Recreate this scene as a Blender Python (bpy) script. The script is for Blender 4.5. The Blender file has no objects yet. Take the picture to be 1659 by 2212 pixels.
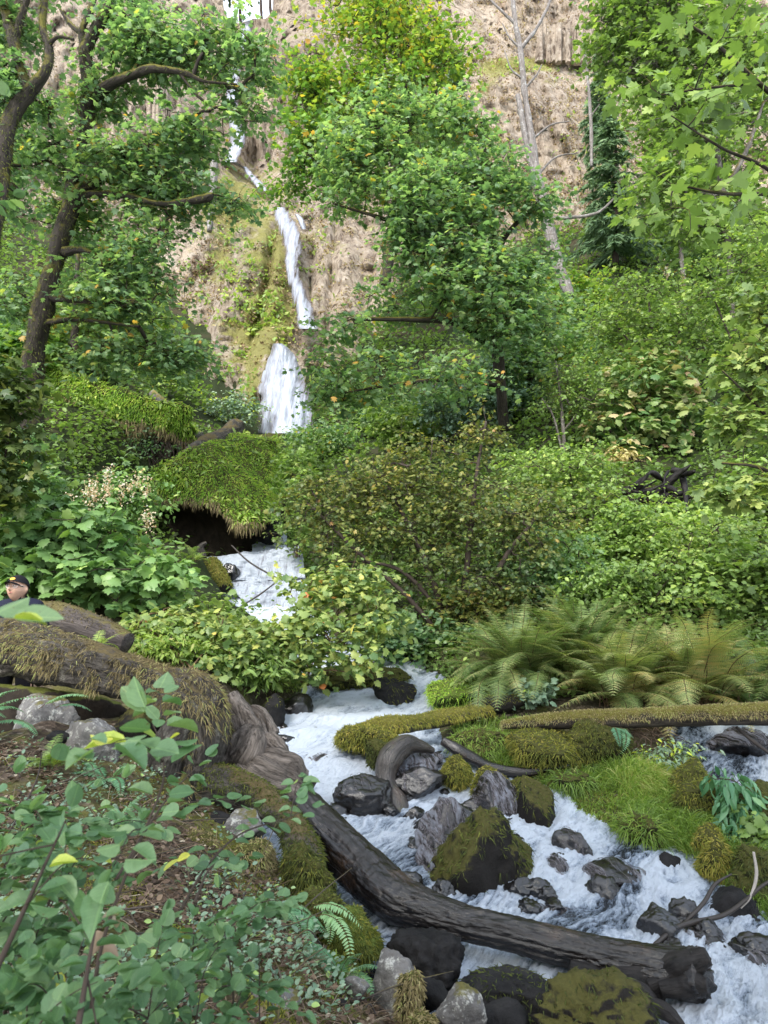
import bpy, math
import numpy as np
from math import radians, sin, cos, pi
from mathutils import Vector

rng = np.random.default_rng(11)
SC = bpy.context.scene
COL = SC.collection
FPX, CXP, CYP = 1534.0, 829.5, 1106.0
PITCH = radians(8.0)
CAMZ = 1.65
A = np.array

# ------------------------------------------------------------------ geometry helpers
def P(px, py, Y):
    """world point seen at photo position (px, py) at horizontal distance Y"""
    px = np.asarray(px, float); py = np.asarray(py, float); Y = np.asarray(Y, float)
    a = (px - CXP) / FPX; b = (CYP - py) / FPX
    dy = cos(PITCH) - b * sin(PITCH); dz = sin(PITCH) + b * cos(PITCH)
    return np.stack([a / dy * Y, Y + 0 * a, CAMZ + dz / dy * Y], -1)

def unit(v):
    return v / np.maximum(np.linalg.norm(v, axis=-1, keepdims=True), 1e-9)

def _h(ix, iy, iz, s):
    n = (ix * 374761393 + iy * 668265263 + iz * 1440662683 + s * 974634777) & 0xffffffff
    n = ((n ^ (n >> 13)) * 1274126177) & 0xffffffff
    n = ((n ^ (n >> 15)) * 668265263) & 0xffffffff
    return ((n ^ (n >> 16)) & 0xffff) / 65535.0

def vnoise(p, seed=0):
    p = np.asarray(p, float)
    i = np.floor(p).astype(np.int64); f = p - i
    f = f * f * f * (f * (f * 6 - 15) + 10)
    x, y, z = i[..., 0], i[..., 1], i[..., 2]
    fx, fy, fz = f[..., 0], f[..., 1], f[..., 2]
    L = lambda a, b, t: a + (b - a) * t
    c = [[[_h(x + a, y + b, z + d, seed) for d in (0, 1)] for b in (0, 1)] for a in (0, 1)]
    r = L(L(L(c[0][0][0], c[1][0][0], fx), L(c[0][1][0], c[1][1][0], fx), fy),
          L(L(c[0][0][1], c[1][0][1], fx), L(c[0][1][1], c[1][1][1], fx), fy), fz)
    return r * 2 - 1

def fbm(p, oct=4, seed=0, gain=.5, lac=2.03):
    p = np.asarray(p, float); a = 1.0; r = 0; t = 0
    for k in range(oct):
        r = r + a * vnoise(p + 17.3 * k, seed + k); t += a
        a *= gain; p = p * lac
    return r / t

def ridged(p, oct=4, seed=0):
    p = np.asarray(p, float); a = 1.0; r = 0; t = 0
    for k in range(oct):
        r = r + a * (1 - 2 * np.abs(vnoise(p + 11.7 * k, seed + k))); t += a
        a *= .5; p = p * 2.07
    return r / t

class Geo:
    """collects points and faces and links them as ONE mesh object"""
    def __init__(s):
        s.v = []; s.f = []; s.t = []; s.c = []; s.n = 0
    def add(s, v, faces, tint=None, tc=None, mi=0):
        v = np.asarray(v, float).reshape(-1, 3)
        if len(v) == 0: return s
        s.v.append(v)
        for f in (faces if isinstance(faces, list) else [faces]):
            f = np.asarray(f, np.int64)
            if len(f): s.f.append((f + s.n, mi))
        t = np.zeros(len(v)) if tint is None else np.broadcast_to(np.asarray(tint, float), (len(v),))
        s.t.append(t); s.c.append(v if tc is None else np.asarray(tc, float))
        s.n += len(v)
        return s
    def merge(s, g):
        for (f, mi) in g.f: s.f.append((f + s.n, mi))
        s.v += g.v; s.t += g.t; s.c += g.c; s.n += g.n
        return s
    def build(s, name, mats, parent=None, smooth=True, origin=None):
        me = bpy.data.meshes.new(name)
        v = np.concatenate(s.v)
        if origin is not None: v = v - np.asarray(origin)
        if parent is not None: v = v - A(parent.matrix_basis.translation)
        me.vertices.add(len(v)); me.vertices.foreach_set('co', v.ravel().astype(np.float32))
        loops = np.concatenate([f.ravel() for f, _ in s.f])
        tot = np.concatenate([np.full(len(f), f.shape[1]) for f, _ in s.f])
        mi = np.concatenate([np.full(len(f), m) for f, m in s.f])
        st = np.concatenate([[0], np.cumsum(tot)[:-1]])
        me.loops.add(len(loops)); me.loops.foreach_set('vertex_index', loops.astype(np.int32))
        me.polygons.add(len(tot)); me.polygons.foreach_set('loop_start', st.astype(np.int32))
        me.polygons.foreach_set('material_index', mi.astype(np.int32))
        me.polygons.foreach_set('use_smooth', np.full(len(tot), smooth))
        a = me.attributes.new('tint', 'FLOAT', 'POINT'); a.data.foreach_set('value', np.concatenate(s.t).astype(np.float32))
        a = me.attributes.new('tc', 'FLOAT_VECTOR', 'POINT'); a.data.foreach_set('vector', np.concatenate(s.c).ravel().astype(np.float32))
        me.update(calc_edges=True)
        for m in (mats if isinstance(mats, (list, tuple)) else [mats]): me.materials.append(m)
        o = bpy.data.objects.new(name, me); COL.objects.link(o)
        if origin is not None: o.location = [float(q) for q in origin]
        if parent is not None: o.parent = parent
        return o

def tag(o, label=None, cat=None, group=None, kind=None):
    if label: o['label'] = label
    if cat: o['category'] = cat
    if group: o['group'] = group
    if kind: o['kind'] = kind
    return o

def thing(name, loc, label, cat, group=None):
    o = bpy.data.objects.new(name, None); COL.objects.link(o)
    o.location = [float(q) for q in loc]; o.empty_display_size = .1
    return tag(o, label, cat, group)

def spline(pts, n):
    """Catmull-Rom through pts (k, d) -> (n, d)"""
    p = np.asarray(pts, float)
    if len(p) == 2: p = np.stack([p[0], (p[0] + p[1]) / 2, p[1]])
    q = np.concatenate([[2 * p[0] - p[1]], p, [2 * p[-1] - p[-2]]])
    t = np.linspace(0, len(p) - 1 - 1e-9, n); i = t.astype(int); f = (t - i)[:, None]
    a, b, c, d = q[i], q[i + 1], q[i + 2], q[i + 3]
    return .5 * (2 * b + (c - a) * f + (2 * a - 5 * b + 4 * c - d) * f ** 2 + (3 * b - a - 3 * c + d) * f ** 3)

def tube(pts, rad, seg=8, n=None, rough=0., freq=6., seed=0, caps=True, stretch=.25, knob=0., crack=0.):
    """bent tapered limb; returns verts, [quads], tc (straightened coordinates)"""
    pr = np.concatenate([np.asarray(pts, float), np.asarray(rad, float).reshape(-1, 1) * np.ones((len(pts), 1))], 1)
    n = n or max(4, (len(pts) - 1) * 4)
    c = spline(pr, n); p = c[:, :3]; r = np.maximum(c[:, 3], 1e-4)
    t = unit(np.gradient(p, axis=0))
    up = A([0, 0, 1.]) if abs(t[:, 2]).mean() < .8 else A([0, 1., 0])
    s = np.zeros_like(t); prev = unit(np.cross(t[0], up)[None])[0]
    for i in range(n):
        prev = prev - t[i] * prev.dot(t[i]); prev /= max(np.linalg.norm(prev), 1e-9); s[i] = prev
    b = np.cross(s, t)
    th = np.linspace(0, 2 * pi, seg, endpoint=False)
    L = np.concatenate([[0], np.cumsum(np.linalg.norm(np.diff(p, axis=0), axis=1))])
    tcx = np.stack([np.cos(th)[None] * r[:, None], np.sin(th)[None] * r[:, None], L[:, None] + 0 * th[None]], -1)
    rr = r[:, None] * np.ones((1, seg))
    if rough:
        q = tcx * freq; q[..., 2] *= stretch
        rr = rr * (1 + rough * fbm(q, 4, seed))
    if knob:
        q = tcx * freq * .35
        rr = rr * (1 + knob * np.maximum(0, fbm(q, 3, seed + 9)))
    if crack:
        q = tcx * A([16, 16, 2.2]); k_ = ridged(q + .6 * fbm(q * .4, 2, seed + 3)[..., None], 3, seed + 21)
        rr = rr - crack * np.clip(k_ - .15, 0, 1) + crack * .5 * fbm(tcx * A([60, 60, 22]), 3, seed + 22)
    v = p[:, None] + rr[..., None] * (np.cos(th)[None, :, None] * s[:, None] + np.sin(th)[None, :, None] * b[:, None])
    i = np.arange(n - 1)[:, None] * seg; j = np.arange(seg)[None]; k = (j + 1) % seg
    f = [np.stack([i + j, i + seg + j, i + seg + k, i + k], -1).reshape(-1, 4)]
    v = v.reshape(-1, 3); tc = tcx.reshape(-1, 3)
    if caps:
        v = np.concatenate([v, [p[0], p[-1]]]); tc = np.concatenate([tc, [[0, 0, 0], [0, 0, L[-1]]]])
        a, z = n * seg, n * seg + 1; e = (n - 1) * seg; jj = np.arange(seg); kk = (jj + 1) % seg
        f.append(np.stack([0 * jj + a, jj, kk], -1)); f.append(np.stack([0 * jj + z, e + kk, e + jj], -1))
    return v, f, tc

def add_tube(g, pts, rad, tint=0., **k):
    v, f, tc = tube(pts, rad, **k); g.add(v, f, tint, tc); return g

_ico = {}
def ico(sub):
    if sub not in _ico:
        import bmesh
        bm = bmesh.new(); bmesh.ops.create_icosphere(bm, subdivisions=sub, radius=1)
        v = A([x.co[:] for x in bm.verts]); f = A([[q.index for q in x.verts] for x in bm.faces]); bm.free()
        _ico[sub] = (v, f)
    return _ico[sub]

def rock_shape(c, size, seed, sub=4, planes=16, soft=.045, rough=.13, freq=2.4, rot=0.):
    """angular boulder: a ball cut by random planes, edges worn, then roughened"""
    d, f = ico(sub); r = np.random.default_rng(seed)
    n = unit(r.normal(size=(planes, 3))); dist = r.uniform(.62, .98, planes)
    q = d @ n.T; R = np.where(q > .05, dist / np.maximum(q, .05), 9)
    R = -np.log(np.sum(np.exp(-R / soft), 1) + np.exp(-1.12 / soft)) * soft
    R = R * (1 + rough * fbm(d * freq + seed * 3.1, 5, seed) + rough * .5 * ridged(d * freq * 2 + seed, 3, seed + 5))
    v = d * R[:, None]
    cz, sz = cos(rot), sin(rot)
    s = v * np.asarray(size, float)
    s = np.stack([s[:, 0] * cz - s[:, 1] * sz, s[:, 0] * sz + s[:, 1] * cz, s[:, 2]], -1)
    return s + np.asarray(c, float), f

def normals(v, f):
    n = np.zeros_like(v); t = f[:, :3]
    fn = np.cross(v[t[:, 1]] - v[t[:, 0]], v[t[:, 2]] - v[t[:, 0]])
    for k in range(f.shape[1]): np.add.at(n, f[:, k], fn)
    return unit(n)

def sample_faces(v, f, n, r):
    """random points with normals on triangles/quads"""
    t = f[:, :3] if f.shape[1] == 3 else np.concatenate([f[:, [0, 1, 2]], f[:, [0, 2, 3]]])
    e1, e2 = v[t[:, 1]] - v[t[:, 0]], v[t[:, 2]] - v[t[:, 0]]
    fn = np.cross(e1, e2); a = np.linalg.norm(fn, axis=1)
    k = r.choice(len(t), n, p=a / a.sum()); u, w = r.random((2, n)); m = u + w > 1; u[m] = 1 - u[m]; w[m] = 1 - w[m]
    return v[t[k, 0]] + u[:, None] * e1[k] + w[:, None] * e2[k], fn[k] / np.maximum(a[k, None], 1e-12)

def blades(g, p, d, ln, w, r, tint, bend=.5, seg=2, side=None):
    """thin tapering blades from p along d, drooping"""
    n = len(p); ln = np.broadcast_to(ln, n); w = np.broadcast_to(w, n)
    d = unit(d); s = unit(np.cross(d, unit(r.normal(size=(n, 3)) + A([0, -1.5, 0])))) if side is None else side
    pts = []
    for k in range(seg + 1):
        t = k / seg
        c = p + d * (ln * t)[:, None] + A([0, 0, -1.]) * (ln * bend * t * t)[:, None]
        if k < seg: pts += [c - s * (w * (1 - .55 * t))[:, None], c + s * (w * (1 - .55 * t))[:, None]]
        else: pts += [c]
    m = len(pts); v = np.stack(pts, 1).reshape(-1, 3); b = (np.arange(n) * m)[:, None]
    fs = [b + A([[2 * k, 2 * k + 1, 2 * k + 3, 2 * k + 2]]) for k in range(seg - 1)]
    tri = b + A([[2 * seg - 2, 2 * seg - 1, 2 * seg]])
    g.add(v, fs + [tri], np.repeat(np.broadcast_to(tint, n), m))
    return g

# ------------------------------------------------------------------ leaf shapes: x across, y along, z up
def fan(outline, c, zc=0., fold=.0, curl=0.):
    o = A(outline, float); n = len(o)
    v = np.zeros((n + 1, 3)); v[:n, :2] = o; v[n, :2] = c
    v[:, 2] = fold * np.abs(v[:, 0]) - curl * (v[:, 1] - .3) ** 2; v[n, 2] += zc
    f = A([[n, i, (i + 1) % n] for i in range(n)])
    return v, f
def sym(half):
    h = A(half, float); m = h[::-1].copy(); m[:, 0] *= -1
    keep = np.abs(m[:, 0]) > 1e-6
    return np.concatenate([h, m[keep]])
LEAF_MAPLE = fan(sym([(0, 0.02), (.24, .0), (.2, .14), (.52, .22), (.4, .36), (.55, .62), (.34, .58), (.2, .56), (.22, .8), (0, 1)]), (0, .33), -.05, -.12, .25)
LEAF_STAR = fan(sym([(0, .02), (.3, .08), (.5, .3), (.28, .42), (.42, .75), (.14, .66), (0, 1)]), (0, .35), .04, -.18, .2)
LEAF_BERRY = fan(sym([(0, .1), (.2, -.04), (.46, .12), (.42, .3), (.56, .5), (.34, .58), (.3, .76), (.12, .8), (0, 1)]), (0, .32), .06, -.2, .35)
LEAF_OVAL = fan(sym([(0, 0), (.2, .12), (.33, .38), (.32, .6), (.18, .84), (0, 1)]), (0, .5), -.06, .15, .3)
LEAF_ROUND = fan(sym([(0, 0), (.26, .06), (.43, .3), (.44, .52), (.36, .74), (.22, .9), (0, .98)]), (0, .5), -.05, .1, .2)
LEAF_SMALL = (A([[0, 0, 0], [.32, .45, .07], [0, 1, -.05], [-.32, .45, .07]], float), A([[0, 1, 2], [0, 2, 3]]))
LEAF_LANCE = fan(sym([(0, 0), (.12, .2), (.16, .45), (.1, .75), (0, 1)]), (0, .45), -.03, .15, .5)

def scatter(g, leaf, pos, d, nrm, size, tint, mi=0):
    T, F = leaf
    y = unit(d); z = unit(nrm - y * np.sum(nrm * y, 1, keepdims=True)); x = np.cross(y, z)
    s = np.broadcast_to(size, len(pos))[:, None, None]
    v = pos[:, None] + s * (T[None, :, 0, None] * x[:, None] + T[None, :, 1, None] * y[:, None] + T[None, :, 2, None] * z[:, None])
    f = (np.arange(len(pos)) * len(T))[:, None, None] + F[None]
    g.add(v.reshape(-1, 3), f.reshape(-1, F.shape[1]), np.repeat(np.broadcast_to(tint, len(pos)), len(T)), np.tile(T, (len(pos), 1)), mi)
    return g
# ------------------------------------------------------------------ materials
def lin(c):
    c = A(c, float) / 255.; return tuple(np.where(c <= .04045, c / 12.92, ((c + .055) / 1.055) ** 2.4))
class N:
    def __init__(s, name):
        s.m = bpy.data.materials.new(name); s.m.use_nodes = True
        s.t = s.m.node_tree; s.t.nodes.clear(); s.out = s.t.nodes.new('ShaderNodeOutputMaterial')
    def node(s, typ, **k):
        n = s.t.nodes.new(typ)
        for a, b in k.items(): setattr(n, a, b)
        return n
    def put(s, sock, val):
        if val is None: return
        if hasattr(val, 'is_linked') or isinstance(val, bpy.types.NodeSocket): s.t.links.new(val, sock)
        else:
            if isinstance(val, (tuple, list)) and len(val) == 3 and sock.type == 'RGBA': val = (*val, 1)
            sock.default_value = val
    def attr(s, name): return s.node('ShaderNodeAttribute', attribute_name=name)
    def pos(s): return s.node('ShaderNodeNewGeometry').outputs['Position']
    def normal(s): return s.node('ShaderNodeNewGeometry').outputs['Normal']
    def vscale(s, v, sc):
        n = s.node('ShaderNodeVectorMath', operation='MULTIPLY'); s.put(n.inputs[0], v); n.inputs[1].default_value = sc; return n.outputs[0]
    def noise(s, v, scale, detail=5, rough=.6, dist=0.):
        n = s.node('ShaderNodeTexNoise'); s.put(n.inputs['Vector'], v)
        n.inputs['Scale'].default_value = scale; n.inputs['Detail'].default_value = detail
        n.inputs['Roughness'].default_value = rough; n.inputs['Distortion'].default_value = dist
        return n.outputs['Fac']
    def voro(s, v, scale, feat='F1', out='Distance'):
        n = s.node('ShaderNodeTexVoronoi', feature=feat); s.put(n.inputs['Vector'], v); n.inputs['Scale'].default_value = scale
        return n.outputs[out]
    def ramp(s, fac, stops, interp='LINEAR'):
        n = s.node('ShaderNodeValToRGB'); r = n.color_ramp; r.interpolation = interp
        while len(r.elements) < len(stops): r.elements.new(.5)
        for e, (p, c) in zip(r.elements, stops):
            e.position = p; e.color = (*c, 1) if isinstance(c, (tuple, list)) else (c, c, c, 1)
        s.put(n.inputs[0], fac); return n.outputs[0]
    def mix(s, fac, a, b, mode='MIX'):
        n = s.node('ShaderNodeMix', data_type='RGBA', blend_type=mode)
        s.put(n.inputs[0], fac); s.put(n.inputs[6], a); s.put(n.inputs[7], b); return n.outputs[2]
    def math(s, op, a, b=None, clamp=False):
        n = s.node('ShaderNodeMath', operation=op, use_clamp=clamp); s.put(n.inputs[0], a); s.put(n.inputs[1], b); return n.outputs[0]
    def sep(s, v):
        n = s.node('ShaderNodeSeparateXYZ'); s.put(n.inputs[0], v); return n.outputs
    def bump(s, h, strength=.5, dist=.02, nrm=None):
        n = s.node('ShaderNodeBump'); s.put(n.inputs['Height'], h); n.inputs['Strength'].default_value = strength
        n.inputs['Distance'].default_value = dist; s.put(n.inputs['Normal'], nrm); return n.outputs[0]
    def bsdf(s, col, rough=.6, spec=.5, nrm=None, **k):
        n = s.node('ShaderNodeBsdfPrincipled'); s.put(n.inputs['Base Color'], col); s.put(n.inputs['Roughness'], rough)
        s.put(n.inputs['Specular IOR Level'], spec); s.put(n.inputs['Normal'], nrm)
        for a, b in k.items(): s.put(n.inputs[a.replace('_', ' ')], b)
        return n.outputs[0]
    def done(s, sh): s.t.links.new(sh, s.out.inputs['Surface']); return s.m

LEAFK = 1.75
def leaf_mat(name, stops, transl=.45, rough=.42, back=1.25, spec=.4, veins=False):
    """tint attribute 0..1 picks the leaf's own colour; light passes through the blade"""
    n = N(name); t = n.attr('tint').outputs['Fac']
    c = n.ramp(t, [(p, tuple(min(.62, x * LEAFK) for x in q)) for p, q in stops])
    nb = None
    if veins:                                                  # pale midrib and side veins, blotches and small brown spots
        x, y, z = n.sep(n.attr('tc').outputs['Vector']); ax = n.math('ABSOLUTE', x)
        rib = n.ramp(ax, [(.012, 1.), (.03, 0.)]); sv = n.math('SINE', n.math('MULTIPLY', n.math('SUBTRACT', y, n.math('MULTIPLY', ax, .9)), 44.))
        v = n.math('MAXIMUM', rib, n.math('MULTIPLY', n.ramp(sv, [(.9, 0.), (1., 1.)]), .45))
        c = n.mix(n.math('MULTIPLY', v, .5), c, n.mix(1., c, (1.9, 1.75, 1.5), 'MULTIPLY'))
        bl_ = n.noise(n.pos(), 60, 4); c = n.mix(n.ramp(bl_, [(.3, .45), (.5, 0.)]), c, n.mix(1., c, (.55, .6, .5), 'MULTIPLY'))
        c = n.mix(n.ramp(n.noise(n.pos(), 110, 3), [(.68, 0.), (.73, .8)]), c, (.12, .07, .03)); nb = n.bump(n.math('ADD', v, bl_), .3, .003)
    bs = n.bsdf(c, rough, spec, nb)
    tr = n.node('ShaderNodeBsdfTranslucent'); n.put(tr.inputs[0], n.mix(1., c, (1.15 * back, 1.25 * back, .55 * back), 'MULTIPLY'))
    mx = n.node('ShaderNodeMixShader'); mx.inputs[0].default_value = transl
    n.t.links.new(bs, mx.inputs[1]); n.t.links.new(tr.outputs[0], mx.inputs[2])
    return n.done(mx.outputs[0])

G_BROWN = (.06, .036, .022)
def bark_mat(name, dark, light, moss=None, moss_amt=.5, rough=.85, scale=9., stretch=.22, wet=False, bstr=.8, bdist=.02, lichen=None):
    n = N(name); tc = n.attr('tc').outputs['Vector']
    v = n.vscale(tc, (1, 1, stretch))
    f = n.noise(v, scale, 8, .68, .6); crack = n.noise(v, scale * 2.7, 6, .7, 1.2)
    col = n.ramp(f, [(.3, dark), (.55, A([(a + b) / 2 for a, b in zip(dark, light)]).tolist()), (.75, light)])
    col = n.mix(n.ramp(crack, [(.36, .85), (.5, 0.)]), col, tuple(x * .35 for x in dark))
    if lichen is not None:
        l = n.noise(n.pos(), 7, 8, .75); col = n.mix(n.ramp(l, [(.55, 0.), (.62, .8)]), col, lichen)
    grain = n.noise(n.vscale(tc, (1, 1, .035)), scale * 5., 4, .7, .2); col = n.mix(n.ramp(grain, [(.4, .4), (.55, 0.)]), col, tuple(x * .3 for x in dark))
    r = rough
    if moss is not None:
        z = n.sep(n.normal())[2]; k = n.noise(n.pos(), 3.5, 6, .7)
        m = n.math('ADD', n.math('MULTIPLY', z, .35), k)
        m = n.ramp(m, [(.72 - .45 * moss_amt, 0.), (.84 - .45 * moss_amt, 1.)])
        mc = n.mix(n.noise(n.pos(), 40, 4, .7), tuple(x * .45 for x in moss), tuple(min(1, x * 1.6) for x in moss))
        col = n.mix(m, col, mc)
    h = n.math('ADD', n.math('ADD', f, n.math('MULTIPLY', crack, .7)), n.math('MULTIPLY', grain, .5))
    if wet:
        col = n.mix(n.ramp(n.noise(n.vscale(tc, (1, 1, .5)), 4.2, 6, .7), [(.52, 0.), (.66, .75)]), col, G_BROWN)
        r = n.ramp(n.noise(v, scale * .8, 5), [(.35, .14), (.65, .42)])
    return n.done(n.bsdf(col, r, .6 if wet else .25, n.bump(h, bstr, bdist)))

def rock_mat(name, dark, light, moss=None, moss_amt=.4, wet=False, scale=4., lichen=None, bstr=.6):
    n = N(name); p = n.pos()
    f = n.noise(p, scale, 9, .68, .3); g = n.noise(p, scale * 7, 6, .7)
    col = n.ramp(f, [(.3, dark), (.7, light)])
    col = n.mix(n.math('MULTIPLY', g, .55), col, tuple(x * .4 for x in dark))
    if lichen is not None:
        l = n.noise(p, scale * 3.2, 9, .78); col = n.mix(n.ramp(l, [(.53, 0.), (.6, .85)]), col, lichen)
    r = .8
    if wet: r = n.ramp(g, [(.35, .08), (.7, .3)])
    if moss is not None:
        z = n.sep(n.normal())[2]; k = n.noise(p, 3., 7, .72)
        m = n.math('ADD', n.math('MULTIPLY', z, .4), k)
        m = n.ramp(m, [(.86 - .5 * moss_amt, 0.), (.96 - .5 * moss_amt, 1.)])
        mc = n.mix(n.noise(p, 45, 4, .7), tuple(x * .4 for x in moss), tuple(min(1, x * 1.7) for x in moss))
        col = n.mix(m, col, mc)
        if wet: r = n.mix(m, r, (.9, .9, .9))
    h = n.math('ADD', f, n.math('MULTIPLY', g, .35))
    return n.done(n.bsdf(col, r, .75 if wet else .2, n.bump(h, bstr * (.5 if wet else 1), .05)))

def plain_mat(name, col, rough=.6, spec=.4, var=.3, scale=20, **k):
    n = N(name); f = n.noise(n.pos(), scale, 4)
    c = n.mix(f, tuple(x * (1 - var) for x in col), tuple(min(1, x * (1 + var)) for x in col))
    return n.done(n.bsdf(c, rough, spec, n.bump(f, .15, .005), **k))

M = {}
G = lambda *c: tuple(c)
M['maple'] = leaf_mat('maple_leaf', [(0, G(.042, .077, .042)), (.35, G(.088, .15, .077)), (.65, G(.155, .22, .108)), (.86, G(.23, .285, .125)), (.9, G(.22, .22, .04)), (1, G(.34, .2, .05))], .52)
M['maple_yellow'] = leaf_mat('turning_leaf', [(0, G(.045, .1, .03)), (.4, G(.1, .17, .035)), (.7, G(.22, .25, .04)), (.88, G(.36, .24, .04)), (1, G(.42, .19, .05))])
M['bright'] = leaf_mat('bright_leaf', [(0, G(.06, .095, .03)), (.4, G(.125, .19, .05)), (.8, G(.24, .3, .075)), (1, G(.32, .33, .08))], .36)
M['berry'] = leaf_mat('berry_leaf', [(0, G(.05, .1, .036)), (.5, G(.11, .185, .06)), (.82, G(.22, .3, .09)), (.93, G(.34, .33, .12)), (1, G(.45, .22, .1))], .3)
M['salmon'] = leaf_mat('salmonberry_leaf', [(0, G(0.051, 0.093, 0.034)), (.4, G(0.145, 0.191, 0.060)), (.75, G(0.272, 0.289, 0.085)), (.92, G(0.340, 0.255, 0.060)), (1, G(0.340, 0.119, 0.043))], .34)
M['vine'] = leaf_mat('vine_maple_leaf', [(0, G(.028, .05, .018)), (.35, G(.066, .09, .024)), (.7, G(.15, .15, .038)), (.9, G(.22, .175, .05)), (1, G(.22, .12, .045))], .34)
M['pink'] = leaf_mat('pink_tinged_leaf', [(0, G(.05, .1, .035)), (.4, G(.11, .17, .055)), (.62, G(.2, .22, .09)), (.8, G(.32, .23, .14)), (1, G(.36, .19, .13))], .3)
M['fern'] = leaf_mat('fern_leaf', [(0, G(.04, .075, .025)), (.5, G(.12, .16, .055)), (.85, G(.24, .25, .1)), (1, G(.3, .24, .1))], .3)
M['sword'] = leaf_mat('sword_fern_leaf', [(0, G(.035, .1, .05)), (.6, G(.08, .17, .085)), (1, G(.16, .26, .12))], .22, .4)
M['snow'] = leaf_mat('blue_green_leaf', [(0, G(.05, .085, .06)), (.5, G(.1, .155, .105)), (.85, G(.17, .225, .15)), (.93, G(.2, .3, .04)), (1, G(.32, .34, .04))], .25, .38, 1.2)
M['nearleaf'] = leaf_mat('near_shrub_leaf', [(0, G(.028, .062, .032)), (.5, G(.064, .125, .058)), (.88, G(.13, .195, .095)), (.93, G(.24, .3, .06)), (1, G(.34, .34, .06))], .3, .42, 1.2, veins=True)
M['needle'] = leaf_mat('conifer_needle', [(0, G(.035, .065, .036)), (.6, G(.075, .13, .06)), (1, G(.14, .2, .085))], .12, .6)
M['grass'] = leaf_mat('grass_blade', [(0, G(0.043, 0.068, 0.017)), (.45, G(0.102, 0.162, 0.030)), (.8, G(0.187, 0.246, 0.051)), (1, G(0.272, 0.246, 0.102))], .35, .45)
M['drygrass'] = leaf_mat('dry_grass', [(0, G(.1, .08, .035)), (.5, G(.25, .2, .09)), (1, G(.36, .32, .14))], .3, .6)
M['moss'] = leaf_mat('moss_tuft', [(0, G(0.019, 0.027, 0.007)), (.45, G(0.064, 0.076, 0.014)), (.85, G(0.153, 0.149, 0.024)), (1, G(0.221, 0.183, 0.043))], .25, .8)
M['mossgreen'] = leaf_mat('fern_moss', [(0, G(.05, .09, .015)), (.45, G(.12, .22, .025)), (.85, G(.24, .33, .045)), (1, G(.33, .34, .08))], .3, .7)
M['mossdry'] = leaf_mat('dry_moss_tuft', [(0, G(0.034, 0.026, 0.014)), (.45, G(0.106, 0.083, 0.041)), (.85, G(0.204, 0.170, 0.085)), (1, G(0.187, 0.204, 0.068))], .25, .85)
M['litter'] = leaf_mat('dead_leaf', [(0, G(0.025, 0.016, 0.011)), (.5, G(0.072, 0.047, 0.032)), (.85, G(0.162, 0.119, 0.085)), (1, G(0.255, 0.221, 0.170))], .15, .75)
M['blossom'] = leaf_mat('dried_blossom', [(0, G(.3, .16, .1)), (.6, G(.5, .31, .22)), (1, G(.56, .45, .33))], .25, .8)
M['twig'] = plain_mat('twig_bark', G(.055, .042, .034), .8, .2)
M['darktwig'] = plain_mat('wet_dark_twig', G(.03, .024, .02), .5, .4)
M['paletwig'] = plain_mat('pale_twig_bark', G(.3, .27, .24), .8, .2)
M['redtwig'] = plain_mat('brown_cane_bark', G(.12, .075, .04), .7, .3)
M['trunk'] = bark_mat('mossy_maple_bark', G(.022, .017, .013), G(.095, .08, .065), G(.11, .1, .02), .48)
M['trunkpale'] = bark_mat('alder_bark', G(.06, .05, .04), G(.25, .23, .2), G(.12, .1, .03), .25, lichen=G(.36, .36, .32))
M['snag'] = bark_mat('bleached_dead_wood', G(.14, .12, .105), G(.42, .39, .37), None, 0, .9, 14, .12, lichen=G(.45, .45, .43))
M['snagbark'] = bark_mat('grey_lichen_bark', G(.14, .12, .11), G(.48, .46, .43), G(.2, .17, .05), .18, lichen=G(.55, .55, .52))
M['oldlog'] = bark_mat('furrowed_log_bark', G(.035, .03, .026), G(.2, .18, .155), G(.13, .1, .045), .02, .9, 13, .3, False, 1., .05, G(.28, .27, .22))
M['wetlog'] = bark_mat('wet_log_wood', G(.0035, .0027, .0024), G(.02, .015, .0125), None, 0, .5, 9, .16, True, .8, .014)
M['greylog'] = bark_mat('weathered_grey_log', G(.05, .042, .04), G(.17, .145, .13), G(.1, .085, .03), .08, .8, 12, .1)
M['rootwood'] = bark_mat('bleached_root_wood', G(.04, .03, .023), G(.34, .29, .25), None, 0, .8, 12, .2, False, 1., .03)
M['blackwood'] = bark_mat('charred_root_wood', G(.008, .007, .007), G(.035, .03, .027), None, 0, .6, 9, .2)
M['wetwood'] = bark_mat('wet_root_wood', G(.012, .01, .008), G(.085, .068, .055), G(.05, .05, .015), -.1, .4, 12, .15, True)
M['rock'] = rock_mat('grey_basalt', G(.07, .065, .062), G(.26, .25, .24), G(.1, .09, .03), .05, lichen=G(.42, .42, .38))
M['rockdark'] = rock_mat('damp_basalt', G(.006, .006, .0065), G(.036, .034, .034), None, 0, False, 6.)
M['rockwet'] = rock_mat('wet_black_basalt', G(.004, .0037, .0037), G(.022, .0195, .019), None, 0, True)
M['rockmoss'] = rock_mat('mossy_basalt', G(.006, .005, .0045), G(.022, .019, .016), G(.055, .052, .013), .42)
M['soil'] = rock_mat('dark_peat', G(.012, .01, .008), G(.06, .045, .032), G(.09, .1, .02), .3)
M['mossbase'] = rock_mat('moss_cushion', G(.01, .011, .004), G(.045, .047, .012), G(.055, .055, .013), .6, scale=9)
M['mossbasegreen'] = rock_mat('green_moss_cushion', G(.02, .03, .007), G(.07, .1, .018), G(.08, .11, .02), .6, scale=9)
M['skin'] = plain_mat('skin', G(.5, .3, .21), .5, .4, .08, 30)
M['navy'] = plain_mat('navy_cloth', G(.012, .014, .03), .85, .2, .3, 60)
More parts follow.
